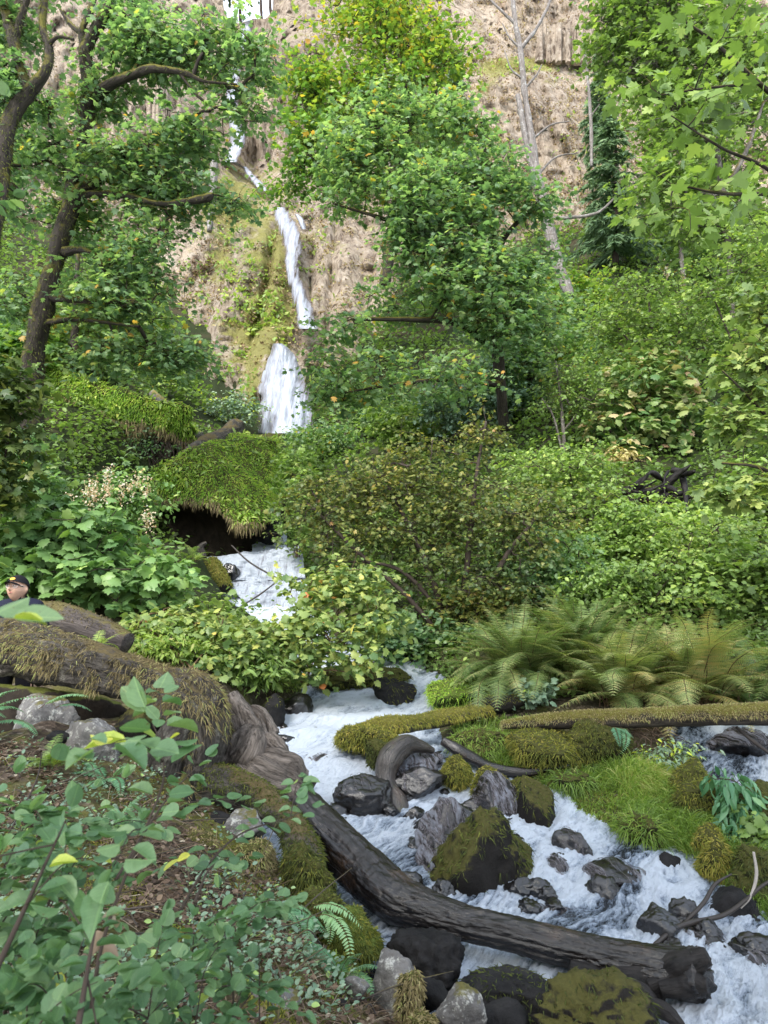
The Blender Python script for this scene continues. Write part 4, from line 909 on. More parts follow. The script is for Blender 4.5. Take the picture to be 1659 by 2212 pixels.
    a = np.linspace(-1.15, 1.15, 25); rad = np.linspace(0, 1, 9)[:, None]
    bx = np.sin(a)[None] * (.088 + .008 * rad); by = -np.cos(a)[None] * ((.098 + .085 * rad) * np.cos(a)[None] ** .8) ; bz = .052 - .018 * rad - .024 * np.sin(a)[None] ** 2 + 0 * bx
    top = np.stack([bx, by, bz], -1).reshape(-1, 3); bot = top - A([0, 0, .005]); gg = Geo(); gf = grid_faces(9, 25)
    gg.add(turn(top), gf); gg.add(turn(bot), gf[:, ::-1]); gg.build('brim', M['blackcloth'], t)
    ang = np.linspace(0, 2 * pi, 20, endpoint=False); base_d = []
    pd = np.stack([np.sin(.34 * np.cos(ang)), -np.cos(.34 * np.cos(ang)), .72 + .2 * np.sin(ang)], -1); pd = np.concatenate([pd, [[0, -1., .76]]]); pd = unit(pd) * A([.84, 1., 1.12]) * HS * 1.1
    Geo().add(turn(pd), A([[20, i, (i + 1) % 20] for i in range(20)])).build('patch', M['yellow'], t)
    # hair at nape and temples
    hr = d * A([.79, .96, 1.13]) * HS * 1.03; kf = (hr[f][:, :, 1].mean(1) > .02) & (hr[f][:, :, 2].mean(1) > -.07); Geo().add(turn(hr), f[kf]).build('hair', M['hair'], t)
    # glasses: two rims, bridge, temples, lenses; eyes and mouth
    gl = Geo(); fy = -.104
    for s in (-1, 1):
        th = np.linspace(0, 2 * pi, 21); ring = np.stack([s * .036 + .028 * np.cos(th), fy + .012 * np.abs(np.cos(th) * .5 + s * .5), .012 + .024 * np.sin(th)], -1)
        vv, ff, _ = tube(turn(ring), np.full(21, .0032), seg=6, n=40); gl.add(vv, ff)
        vv, ff, _ = tube(turn(A([[s * .063, fy + .01, .02], [s * .088, -.03, .02], [s * .09, .02, .012]])), [.0025] * 3, seg=6, n=8); gl.add(vv, ff)
        lens = np.concatenate([ring[:-1], [[s * .036, fy, .012]]]); Geo().add(turn(lens), A([[20, i, (i + 1) % 20] for i in range(20)])).build('lens', M['lens'], t)
        dv, df = ico(3); ey = dv * A([.011, .004, .0042]) + A([s * .033, -.1015, .011]); Geo().add(turn(ey), df).build('eye', M['white'], t)
        ip = dv * A([.0045, .003, .0045]) + A([s * .033 - .002, -.1045, .011]); Geo().add(turn(ip), df).build('iris', M['hair'], t)
        bw = dv * A([.018, .004, .003]) + A([s * .036, -.1, .04]); Geo().add(turn(bw), df).build('eyebrow', M['hair'], t)
    vv, ff, _ = tube(turn(A([[-.009, fy, .016], [0, fy - .004, .019], [.009, fy, .016]])), [.003] * 3, seg=6, n=8); gl.add(vv, ff)
    gl.build('glasses', M['frame'], t)
    xs = np.linspace(-1, 1, 11)
    lp = np.stack([xs * .026, -.107 + .016 * xs ** 2, -.062 + .006 * xs ** 2], -1)
    vv, ff, _ = tube(turn(lp), .0055 * (1 - .75 * np.abs(xs) ** 1.5), seg=8, n=24); Geo().add(vv, ff).build('lips', M['lip'], t)
person()
# ------------------------------------------------------------------ trees, shrubs, ferns
def blob_centers(blobs, n, r, gapf=.0, gaps=.35, seed=0):
    """cluster centres inside ellipsoids given as (px, py, Y, rx px, ry px[, depth m])"""
    B = [tuple(b) + ((b[3] * b[2] / FPX) * .55,) * (6 - len(b)) for b in blobs]
    vol = A([b[3] * b[4] for b in B], float); out = []
    for b, k in zip(B, np.round(vol / vol.sum() * n * 1.8).astype(int)):
        d = unit(r.normal(size=(k, 3))) * (r.random(k) ** .5 * (1 + .3 * np.abs(r.normal(size=k)) * r.choice([0, 1], k)))[:, None]; s = b[2] / FPX
        out.append(P(b[0], b[1], b[2]) + d * A([b[3] * s, b[5], b[4] * s]))
    c = np.concatenate(out); keep = fbm(c * gaps, 2, seed + 77) > gapf - .35
    c = c[keep]; r.shuffle(c); return c[:n]

def leaves(g, c, per, cr, leaf, size, r, tint, sd=.16, flat=.35, droop=.35, upj=.45, seed=0, wood=None):
    """flattened sprays of leaves round each centre"""
    n = len(c) * per; k = np.repeat(np.arange(len(c)), per); nt = 5
    tw = r.normal(size=(len(c), nt, 3)) * A([1, 1, flat]); tw = unit(tw) * cr * r.uniform(.9, 1.9, (len(c), nt, 1))     # twiglets of each spray
    if wood is not None: blades(wood, np.repeat(c, nt, 0), tw.reshape(-1, 3), np.linalg.norm(tw, axis=2).ravel(), size * .035, r, 0., .3 * droop, 2)
    b = r.integers(nt, size=n); t_ = r.uniform(.12, 1., n) ** .8; T = tw[k, b]; L_ = np.linalg.norm(T, axis=1, keepdims=True)
    sdv = unit(np.cross(T, A([0, 0, 1.]))) * r.choice([-1, 1], n)[:, None]
    p = c[k] + T * t_[:, None] + sdv * (size * r.uniform(0, .5, n))[:, None] + r.normal(size=(n, 3)) * .07 * cr; p[:, 2] -= .3 * droop * L_[:, 0] * t_ ** 2
    d = unit(T / L_ * .6 + sdv * .7 + r.normal(size=(n, 3)) * .35 + A([0, 0, -droop]))
    nn = unit(A([0, -.15, 1.]) + r.normal(size=(n, 3)) * upj)
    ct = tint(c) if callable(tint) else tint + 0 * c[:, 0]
    t = np.clip(ct[k] + .13 * fbm(c * .9, 2, seed + 5)[k] + sd * r.normal(size=n) + .08 * r.normal(size=len(c))[k], .02, 1)
    scatter(g, leaf, p, d, nn, size * r.uniform(.4, 1.35, n), t)

def branchwork(g, limbs, c, tip=.006, seed=0, cap=.05, seg=5, sag=.12):
    """join every cluster to the nearest wood grown so far"""
    r = np.random.default_rng(seed)
    nodes = np.concatenate([spline(np.asarray(p), max(6, len(p) * 5)) for p, _ in limbs]); n0 = len(nodes)
    d0 = np.array([np.min(np.linalg.norm(nodes - q, axis=1)) for q in c]); order = np.argsort(d0); c = c[order]
    X = np.concatenate([nodes, c]); par = np.full(len(c), -1); 
    for i in range(len(c)):
        v = X[:n0 + i]; dd = np.linalg.norm(v - c[i], axis=1); dd[:n0] *= .8; par[i] = dd.argmin()
    cnt = np.ones(len(c))
    for i in range(len(c) - 1, -1, -1):
        if par[i] >= n0: cnt[par[i] - n0] += cnt[i]
    for i in range(len(c)):
        a, b = X[par[i]], c[i]; L = np.linalg.norm(b - a); r1 = min(cap, tip * cnt[i] ** .5); r0 = r1 * 1.15
        m = a * .5 + b * .5 + A([0, 0, sag * L]) * r.uniform(-.3, 1) + r.normal(size=3) * .07 * L
        add_tube(g, np.stack([a, m, b]), [r0, r1 * 1.05, max(r1 * .8, tip * .6)], seg=seg if r1 > .012 else 4, n=6, caps=False)

def tree(name, label, limbs, blobs, ncl, per, cr, leaf, size, mat, bark='trunk', tint=.35, sd=.16, seed=0, cat='tree', group=None, gap=.0, flat=.35, droop=.35, tip=.007, seg=16, gaps=.35, cap=.06, upj=.45, knob=.25, thin=(), moss=0):
    r = np.random.default_rng(seed); L = [path(q) for q in limbs]
    t = thing(name, L[0][0][0], label, cat, group); g = Geo()
    for i, (p, rad) in enumerate(L): add_tube(g, p, rad, seg=seg, n=len(p) * 9, rough=.34, freq=1.5 / max(rad.max(), .02), seed=seed + i, stretch=.3, knob=knob)
    if ncl:
        c = blob_centers(blobs, ncl, r, gap, gaps, seed)
        for (q, w) in thin: k_ = np.linalg.norm(c - A(q), axis=1) < w; c = c[~(k_ & (r.random(len(c)) < .8))]
        branchwork(g, L, c, tip, seed, cap)
        gl = Geo(); leaves(gl, c, per, cr, leaf, size, r, tint, sd, flat, droop, upj, seed, g); gl.build('crown', M[mat], t)
    if moss: v = np.concatenate(g.v[:len(limbs)]); f = quadtri([q for q, _ in g.f[:3 * len(limbs)] if q.max() < len(v)]); fuzz(t, 'moss', v, f, moss, 'moss', .07, .006, seed, -.35, (0, .6), .5)
    g.build('trunk', M[bark], t); return t

def shrub(name, label, px, py, w, h, mat, leaf, size, ncl, per, cr, tint=.4, sd=.16, seed=0, cat='shrub', stem='twig', flat=.4, droop=.4, group=None, nstem=7, dy=0., tip=.004, lean=0., blobs=None, gap=0., base=None, upj=.45):
    r = np.random.default_rng(seed); b = onground(px, py)[0] if base is None else A(base); s = b[1] / FPX
    t = thing(name, b, label, cat, group)
    if blobs is None:
        blobs = [(px + lean * w, py - h * .5, b[1] + dy, w * .42, h * .46), (px - w * .22 + lean * w, py - h * .38, b[1] + dy - .05 * w * s, w * .3, h * .36), (px + w * .24 + lean * w, py - h * .42, b[1] + dy, w * .28, h * .36)]
    ncl = int(ncl * 1.25); c = blob_centers(blobs, ncl, r, gap, 1.2 / (w * s), seed)
    c[:, 2] = np.maximum(c[:, 2], gz(c[:, 0], c[:, 1]) + .3 * cr)
    limbs = []
    for k in range(nstem):
        e = c[r.integers(len(c))]; p0 = b + A([r.normal() * .05 * w * s, r.normal() * .05 * w * s, -.04]); m = p0 * .45 + e * .55 + A([0, 0, .12 * h * s])
        limbs.append((np.stack([p0, m, e]), A([tip * 3.2, tip * 2.2, tip * 1.2])))
    g = Geo()
    for p, rad in limbs: add_tube(g, p, rad, seg=6, n=12, caps=False)
    branchwork(g, limbs, c, tip, seed, tip * 3); g.build('stems', M[stem], t)
    gl = Geo(); leaves(gl, c, per, cr, leaf, size, r, tint, sd, flat, droop, upj, seed); gl.build('foliage', M[mat], t)
    return t, c

def Ypx(*rows): return [tuple(x) for x in rows]
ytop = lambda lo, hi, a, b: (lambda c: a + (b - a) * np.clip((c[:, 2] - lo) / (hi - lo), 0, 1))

# big maple leaning in from the left
tree('maple_tree', 'big mossy maple with a curved dark trunk and spreading boughs at the left', [
    [(62, 960, 14.8, 26), (68, 820, 14.6, 24), (82, 710, 14.4, 22), (108, 610, 14.3, 22), (132, 510, 14.2, 20), (160, 435, 14.1, 17), (200, 395, 14., 13), (250, 372, 13.9, 9), (300, 352, 13.8, 5)],
    [(135, 500, 14.2, 14), (160, 380, 14., 14), (186, 260, 13.8, 15), (192, 170, 13.6, 16), (186, 110, 13.5, 15), (212, 55, 13.4, 14), (240, 10, 13.4, 12), (280, -60, 13.4, 9)],
    [(187, 115, 13.5, 10), (176, 70, 13.5, 8), (196, 20, 13.5, 7), (208, -40, 13.5, 6)], [(178, 75, 13.5, 6), (150, 50, 13.6, 5), (130, 20, 13.6, 3)],
    [(188, 225, 13.7, 12), (235, 185, 13.3, 13), (290, 160, 13., 10), (330, 148, 12.8, 8), (400, 158, 12.8, 6), (440, 175, 12.8, 4), (512, 182, 12.8, 2)],
    [(385, 155, 12.8, 4), (430, 210, 12.9, 3), (470, 232, 12.9, 3), (510, 240, 13., 2)], [(135, 545, 14.2, 10), (170, 540, 14., 8), (205, 552, 13.9, 7), (220, 575, 13.8, 4)],
    [(98, 640, 14.3, 9), (150, 648, 14., 7), (220, 652, 13.8, 5), (320, 648, 13.6, 3)], [(170, 420, 14., 8), (260, 420, 13.6, 7), (350, 440, 13.3, 6), (440, 428, 13.2, 9), (460, 420, 13.2, 5)], [(90, 700, 14.4, 8), (160, 690, 14.1, 5), (300, 705, 13.8, 3)]],
    [(110, 470, 14.6, 120, 90), (270, 330, 13.6, 170, 80), (420, 260, 13.2, 110, 90), (290, 520, 13.6, 95, 75), (130, 330, 14.2, 130, 80), (470, 120, 13.2, 110, 85), (330, 110, 13.4, 90, 70), (240, 630, 14., 140, 70), (60, 640, 14.8, 80, 90),
     (380, 760, 14.6, 80, 38), (250, 760, 14.4, 130, 40), (500, 420, 13.8, 50, 40), (520, 230, 13.3, 60, 90), (190, 560, 14.2, 120, 60), (60, 230, 14.2, 70, 60), (230, 220, 13.8, 90, 70), (540, 120, 13.3, 50, 60), (40, 560, 14.8, 70, 90), (380, 420, 13.8, 110, 50), (300, 50, 13.6, 70, 50)],
    1300, 21, .42, LEAF_STAR, .125, 'maple', tint=.45, sd=.2, seed=21, moss=9000, thin=[(P(500, 130, 13.3), .55), (P(505, 200, 13.2), .5), (P(515, 290, 13.3), .6), (P(510, 345, 13.5), .5), (P(540, 30, 13.3), .6), (P(350, 215, 13.4), .6), (P(110, 150, 14), .6), (P(458, 400, 13.6), .5), (P(450, 500, 13.8), .7), (P(430, 620, 14), .6), (P(230, 60, 13.4), .4)], gap=.14, tip=.005, droop=.45, flat=.25, gaps=.75)
tree('maple_tree', 'dark forked mossy maple at the upper left edge with sparse leaves', [
    [(-40, 760, 12., 24), (-25, 560, 12., 22), (-5, 420, 12., 20), (10, 300, 12., 18), (35, 235, 12., 17), (70, 190, 12., 16), (100, 150, 12., 12), (106, 105, 12., 10), (92, 60, 12., 9), (96, 0, 12., 8), (104, -50, 12., 6)],
    [(60, 195, 12., 11), (38, 130, 12., 12), (24, 70, 12., 12), (8, 10, 12., 10), (-6, -60, 12., 8)], [(30, 90, 12., 9), (45, 40, 12., 8), (60, -10, 12., 7), (75, -60, 12, 5)], [(102, 100, 12., 6), (125, 80, 11.9, 4), (160, 85, 11.9, 3)]],
    [(30, 40, 12.4, 70, 60), (110, 20, 12.4, 60, 60), (0, 460, 12.6, 60, 100), (40, 330, 12.6, 60, 60), (-20, 600, 12, 60, 90), (20, 180, 12, 40, 60)], 190, 28, .36, LEAF_STAR, .12, 'maple', tint=.3, seed=22, moss=6000, gap=.08)
# broad maple in the middle
tree('maple_tree', 'broad green maple filling the middle beside the waterfall', [
    [(1090, 930, 20.5, 12), (1078, 800, 19.6, 12), (1070, 680, 19., 12), (1066, 560, 18.6, 12), (1060, 470, 18.4, 9), (1052, 380, 18.2, 6), (1040, 260, 18., 3)], [(1068, 620, 18.8, 9), (1010, 560, 18.2, 7), (930, 510, 17.6, 6), (820, 470, 17., 4), (720, 440, 16.8, 2)],
    [(1066, 560, 18.6, 8), (1100, 500, 18.2, 6), (1160, 440, 17.6, 3)], [(1075, 760, 19.4, 9), (990, 700, 18.4, 7), (880, 690, 17.6, 6), (760, 690, 17., 3)], [(1082, 830, 19.8, 8), (980, 820, 18.4, 6), (860, 830, 17.6, 4), (730, 850, 17.2, 2)], [(1062, 480, 18.4, 6), (990, 400, 17.8, 5), (900, 330, 17.2, 4), (820, 280, 17., 2)]],
    [(790, 330, 17., 110, 100), (890, 440, 17., 170, 110), (820, 560, 17., 115, 100), (1040, 390, 17.6, 115, 110), (950, 620, 17.2, 190, 90), (790, 710, 17., 85, 90), (880, 800, 17.4, 180, 80), (1010, 750, 18., 120, 90), (1080, 590, 18., 90, 70), (1140, 440, 17.4, 60, 35),
     (990, 260, 17.8, 90, 60), (850, 230, 17.2, 110, 50), (720, 850, 17.6, 45, 40), (1100, 690, 18.4, 90, 60), (1120, 240, 17.6, 50, 35), (690, 600, 17.2, 45, 80), (715, 470, 17.2, 60, 60), (740, 560, 17.2, 60, 70), (730, 770, 17.2, 50, 50), (960, 520, 17.4, 120, 90), (780, 630, 17., 80, 60), (1150, 560, 18, 60, 60)],
    1120, 23, .46, LEAF_STAR, .15, 'maple', tint=.45, sd=.2, seed=23, gap=.12, tip=.005, droop=.4, gaps=.6, flat=.25)
tree('maple_tree', 'tall maple with yellow-tipped top branches rising in front of the cliff', [
    [(830, 620, 30., 12), (850, 480, 30., 12), (880, 350, 30., 10), (890, 230, 30., 8), (860, 120, 30., 6), (800, 20, 30., 4)], [(885, 300, 30., 7), (940, 200, 30., 5), (970, 110, 30., 3)], [(870, 400, 30., 7), (780, 300, 30., 5), (710, 190, 30., 3)]],
    [(820, 60, 30., 150, 100), (700, 200, 30., 80, 90), (930, 130, 30., 90, 110), (820, 200, 30., 130, 80), (700, 330, 30., 60, 80), (900, 290, 30., 120, 80), (780, -60, 30, 150, 60), (660, 300, 30, 50, 90), (660, 180, 30, 40, 80), (750, 400, 30, 80, 50), (620, 400, 31, 30, 40)],
    640, 26, .9, LEAF_STAR, .23, 'maple_yellow', tint=lambda c: np.clip(.22 + .4 * (c[:, 2] - 20) / 12, .15, .62), seed=24, gap=.06, tip=.01, gaps=.2)
# pale standing dead tree
tree('dead_tree', 'tall bleached dead tree, split and leaning, in front of the right cliff', [
    [(1232, 640, 27., 10), (1205, 570, 27., 14), (1185, 490, 27., 14), (1168, 420, 27., 11), (1152, 320, 27., 8), (1135, 210, 27., 7), (1126, 120, 27., 6.5), (1112, 40, 27., 5), (1104, -50, 27., 5)],
    [(1165, 420, 27., 9), (1142, 330, 27., 7), (1124, 235, 27., 6), (1118, 205, 27., 5)], [(1125, 105, 27., 5), (1158, 62, 27., 4), (1185, 10, 27., 3), (1200, -40, 27., 2)], [(1112, 50, 27., 4), (1080, 20, 27., 3), (1050, -10, 27., 2)],
    [(1135, 190, 27., 3), (1160, 160, 27., 2), (1170, 140, 27., 1.2)], [(1130, 170, 27., 3), (1105, 150, 27., 2), (1090, 110, 27., 1.2)], [(1175, 470, 27., 4), (1230, 470, 26.6, 4), (1290, 460, 26.4, 3), (1330, 425, 26.2, 1.5)], [(1150, 300, 27., 3), (1190, 270, 27., 2), (1230, 262, 27., 1)],
    [(1160, 380, 27., 3), (1200, 340, 27., 2), (1250, 330, 27., 1)], [(1120, 100, 27., 3), (1100, 80, 27., 2), (1085, 50, 27., 1)]], [], 0, 0, 0, None, 0, None, bark='snag', seed=25)
tree('dead_tree', 'thin pale dead pole standing on the ledge right of the split dead tree', [[(1278, 360, 33., 4), (1276, 260, 33., 4), (1268, 150, 33., 3), (1258, 70, 33., 1.5)], [(1277, 250, 33, 2), (1295, 225, 33, 1)], [(1270, 170, 33, 2), (1255, 140, 33, 1)]], [], 0, 0, 0, None, 0, None, bark='snag', seed=26, seg=8)
tree('dead_tree', 'broken yellow-lichened trunk on the left cliff above the grassy buttress', [[(452, 500, 38., 6), (458, 440, 38., 9), (461, 380, 38., 9), (463, 338, 38., 8), (462, 330, 38., 3)]], [], 0, 0, 0, None, 0, None, bark='snagbark', seed=27, seg=12)
tree('slender_tree', 'slanting mossy slender tree on the slope below the dead tree', [[(1158, 930, 23., 8), (1145, 840, 23., 8), (1130, 760, 23., 7), (1112, 660, 23., 5), (1100, 580, 23., 3)]], [(1180, 690, 23., 120, 80), (1090, 640, 23, 90, 70), (1220, 780, 22.5, 90, 70), (1120, 780, 22.6, 80, 60)], 170, 30, .6, LEAF_STAR, .16, 'maple', bark='trunk', tint=.45, seed=28, gap=.08, gaps=.25)
tree('slender_tree', 'two-stemmed pale slender tree left of the pink-tinged bush', [[(1222, 1010, 19., 4), (1216, 920, 19., 4), (1210, 850, 19., 3), (1200, 780, 19., 2)], [(1220, 1000, 19., 3), (1195, 900, 19., 2.5), (1170, 860, 19., 1.5)], [(1217, 930, 19, 2), (1250, 890, 19, 1.5)]], [(1200, 810, 19., 80, 55), (1260, 860, 19, 70, 50), (1150, 860, 19, 60, 40)], 90, 26, .45, LEAF_OVAL, .1, 'bright', bark='trunkpale', tint=.3, seed=29, gap=.1, seg=8)
tree('slender_tree', 'thin dark trunk on the left slope behind the big mossy maple', [[(160, 760, 19., 8), (163, 680, 19., 8), (166, 600, 19., 6), (170, 520, 19, 3)]], [(190, 690, 19.5, 110, 60), (120, 740, 19.5, 90, 50), (280, 700, 19.5, 90, 60)], 110, 26, .5, LEAF_STAR, .15, 'bright', tint=.4, seed=30, gap=.1)
# right-hand maple and the near leaves hanging in from the right
tree('maple_tree', 'grey-barked maple with patchy pale trunk at the upper right', [
    [(1590, 720, 20., 8), (1575, 560, 20., 8), (1560, 420, 20., 7), (1545, 300, 20., 7), (1530, 190, 20., 6), (1515, 80, 20., 5), (1500, -60, 20., 6)], [(1550, 330, 20., 6), (1480, 250, 20., 4), (1410, 170, 20., 3)], [(1560, 420, 20., 6), (1610, 330, 20., 5), (1650, 220, 20., 3)]],
    [(1410, 110, 20., 100, 100), (1500, 250, 20., 100, 100), (1560, 90, 20., 110, 110), (1620, 330, 20., 90, 100), (1440, 400, 20., 70, 70), (1630, 180, 20., 80, 100), (1380, 10, 20., 110, 60), (1560, 480, 20., 90, 60), (1340, 90, 20.5, 60, 70)],
    640, 26, .6, LEAF_STAR, .17, 'bright', bark='trunkpale', tint=.25, seed=31, gap=.1, gaps=.25)
c_ = [(1450, 398), (1392, 432), (1500, 470), (1478, 520), (1405, 178), (1432, 205), (1378, 160), (1480, 120), (1560, 82), (1618, 150), (1600, 262), (1560, 330), (1640, 330), (1650, 505), (1640, 60), (1445, 250), (1520, 405), (1585, 420), (1420, 380), (1460, 60), (1530, 20), (1600, 10), (1655, 240), (1560, 190), (1510, 300), (1630, 420), (1505, 180), (1380, 470), (1450, 450), (1590, 120)]
def near_maple():
    r = np.random.default_rng(33)
    L = [path([(2050, 900, 6.5, 22), (1960, 650, 6.3, 18), (1880, 480, 6., 14), (1780, 440, 5.7, 8), (1660, 420, 5.5, 5), (1560, 418, 5.3, 3.5), (1460, 398, 5.2, 2)]), path([(1880, 480, 6., 10), (1760, 290, 5.8, 8), (1640, 180, 5.6, 6), (1540, 90, 5.5, 4), (1470, 40, 5.4, 2)]), path([(1640, 180, 5.6, 4), (1530, 190, 5.5, 3), (1430, 205, 5.4, 2)]), path([(1750, 440, 5.6, 5), (1650, 360, 5.5, 4), (1560, 320, 5.4, 3), (1450, 250, 5.3, 1.5)])]
    t = thing('maple_tree', L[0][0][0], 'near maple boughs with large dark leaves hanging in at the upper right edge', 'tree'); g = Geo()
    for i, (p, rad) in enumerate(L): add_tube(g, p, rad, seg=10, n=40, rough=.2, freq=12, seed=i)
    c = A([P(x, y, r.uniform(5., 5.8)) for x, y in c_]); c = np.concatenate([c, c + r.normal(size=c.shape) * .13]); branchwork(g, L, c, .0025, 3, .012); g.build('trunk', M['trunk'], t)
    gl = Geo(); leaves(gl, c, 7, .17, LEAF_MAPLE, .12, r, .3, .2, .5, .5, .6, 3)
    gl.build('crown', M['bright'], t)
near_maple()
tree('young_maple', 'young maple with yellowing lobed leaves at the right edge above the slope', [[(1760, 1230, 10.5, 9), (1720, 1050, 10.3, 8), (1680, 880, 10.1, 6), (1640, 740, 10., 3)], [(1720, 1050, 10.3, 5), (1640, 1010, 10., 4), (1560, 1000, 9.8, 2)], [(1700, 950, 10.2, 5), (1620, 860, 10, 3), (1560, 800, 9.8, 1.5)], [(1735, 1120, 10.3, 5), (1640, 1090, 10., 3), (1560, 1080, 9.8, 1.5)]],
    [(1630, 800, 10.1, 60, 80), (1600, 920, 10., 60, 60), (1640, 1000, 10., 60, 60), (1580, 1060, 9.8, 55, 45), (1640, 1140, 10., 60, 60), (1650, 680, 10.2, 50, 70)], 120, 11, .22, LEAF_MAPLE, .15, 'salmon', tint=.34, sd=.14, seed=34, gap=.05, gaps=.8, tip=.004)

tree('maple_tree', 'leafy tree on the cliff ledge behind the grey-barked maple', [[(1480, 660, 30., 5), (1470, 500, 30., 5), (1480, 350, 30., 7), (1500, 220, 30., 4)], [(1475, 450, 30., 6), (1580, 330, 30., 3)]],
    [(1440, 470, 30., 90, 70), (1560, 420, 30., 110, 100), (1480, 300, 30., 100, 90), (1620, 240, 30., 80, 100), (1400, 240, 31., 50, 80), (1640, 520, 30, 90, 80), (1350, 170, 32, 40, 60)], 330, 30, .8, LEAF_STAR, .24, 'bright', bark='trunkpale', tint=.28, seed=35, gap=.05, gaps=.2, tip=.01)
for k, (lab, x, y, Y, B) in enumerate([('layered vine maple with fresh green sprays below the full conifer', 1420, 850, 20., [(1400, 640, 20., 130, 50), (1330, 700, 20., 100, 45), (1480, 700, 19.6, 110, 50), (1420, 760, 19.5, 120, 40)]),
        ('layered vine maple with fresh green sprays at the right edge under the grey-barked maple', 1620, 860, 17., [(1600, 560, 17., 110, 60), (1540, 640, 17., 100, 45), (1640, 720, 16.6, 90, 60), (1560, 790, 16.4, 90, 40)]),
        ('loose green vine maple between the brown one and the burnt stump', 1250, 1200, 14.6, [(1230, 1010, 14.6, 100, 40), (1180, 1090, 14.4, 80, 40), (1300, 1080, 14.2, 80, 40), (1240, 1150, 14., 110, 35)]),
        ('loose green vine maple behind the ferns at the right', 1530, 1330, 12.4, [(1540, 1150, 12.4, 110, 40), (1460, 1220, 12.2, 90, 35), (1600, 1230, 12., 90, 40), (1520, 1290, 11.8, 120, 30)])]):
    tree('vine_maple', lab, [[(x, y, Y, 4), (x - 8, (y + B[0][1]) / 2, Y, 3.5), (B[0][0], B[0][1], Y, 2)], [(x - 4, y - 40, Y, 3), (B[1][0], B[1][1], B[1][2], 1.5)], [(x - 4, y - 60, Y, 3), (B[2][0], B[2][1], B[2][2], 1.5)]], B, 170, 22, .022 * Y, LEAF_STAR, .0062 * Y, 'bright', bark='twig', tint=.3 + .06 * k, sd=.2, seed=140 + k, gap=.12, gaps=.5, flat=.18, tip=.004, seg=8, group='layered vine maples on the right slope')
# conifers
def conifer(label, x, yb, yt, Y, hw, seed, group='conifers on the cliff'):
    r = np.random.default_rng(seed); b, tp = P(x, yb, Y), P(x, yt, Y); H_ = tp[2] - b[2]; t = thing('conifer', b, label, 'tree', group); s = Y / FPX
    g = Geo(); add_tube(g, np.stack([b, (b + tp) / 2, tp]), [.02 * H_, .012 * H_, .01], seg=8, n=12); nd = Geo()
    for k in range(int(H_ * 20)):
        q = r.random() ** .8; z = b[2] + H_ * (.04 + .95 * q); L = hw * s * (1 - q) ** .8 * r.uniform(.55, 1.15) + .12; a = r.uniform(0, 2 * pi); d = A([cos(a), sin(a), 0])
        tt = np.linspace(0, 1, 9)[:, None]; p0 = A([b[0], b[1], z]); pts = p0 + d * L * tt + A([0, 0, 1.]) * (L * (.12 * tt - .42 * tt ** 2))
        add_tube(g, pts[::4], [.022, .014, .006], seg=4, n=6, caps=False)
        m = int(18 + 30 * L); u = r.random(m); pp = p0 + d * (L * u)[:, None] + A([0, 0, 1.]) * (L * (.12 * u - .42 * u ** 2))[:, None]
        sd_ = np.cross(d, A([0, 0, 1.])); dirs = d * .7 + sd_ * r.choice([-1, 1], m)[:, None] * r.uniform(.3, 1, m)[:, None] + A([0, 0, -.35]) + r.normal(size=(m, 3)) * .25
        blades(nd, pp, dirs, (.13 * L + .16 * r.random(m) + .1), .05, r, np.clip(.45 + .25 * q + r.normal(size=m) * .2, 0, 1), .25)
    g.build('trunk', M['twig'], t); nd.build('crown', M['needle'], t)
conifer('full dark green conifer standing before the right cliff', 1330, 575, 225, 36, 105, 41)
conifer('slim dark conifer high on the cliff above the full one', 1300, 330, 110, 43, 50, 42)
conifer('dark conifer top showing behind the yellow-tipped maple', 985, 330, 118, 37, 46, 43)
conifer('dark conifer clump at the cliff foot right of the full one', 1430, 560, 420, 38, 50, 44)
for k, (x, h) in enumerate([(566, 2.4), (586, 1.8), (520, 1.5)]):
    tree('slender_tree', ['bare-stemmed tall tree against the sky at the lip of the fall', 'second thin stem against the sky beside the bare-stemmed tree', 'leafy thin tree against the sky left of the fall lip'][k], [[(x, 50, 72, 3.2), (x - 3, -20, 72, 3), (x + 2, -120, 72, 2.4), (x, -220, 72, 1)]],
         [(x, -90, 72, 30, 60), (x - 10, -30 if k == 2 else -150, 72, 26, 30)], 50, 16, 1.2, LEAF_SMALL, .5, 'maple', bark='twig', tint=.3, seed=46 + k, seg=6)

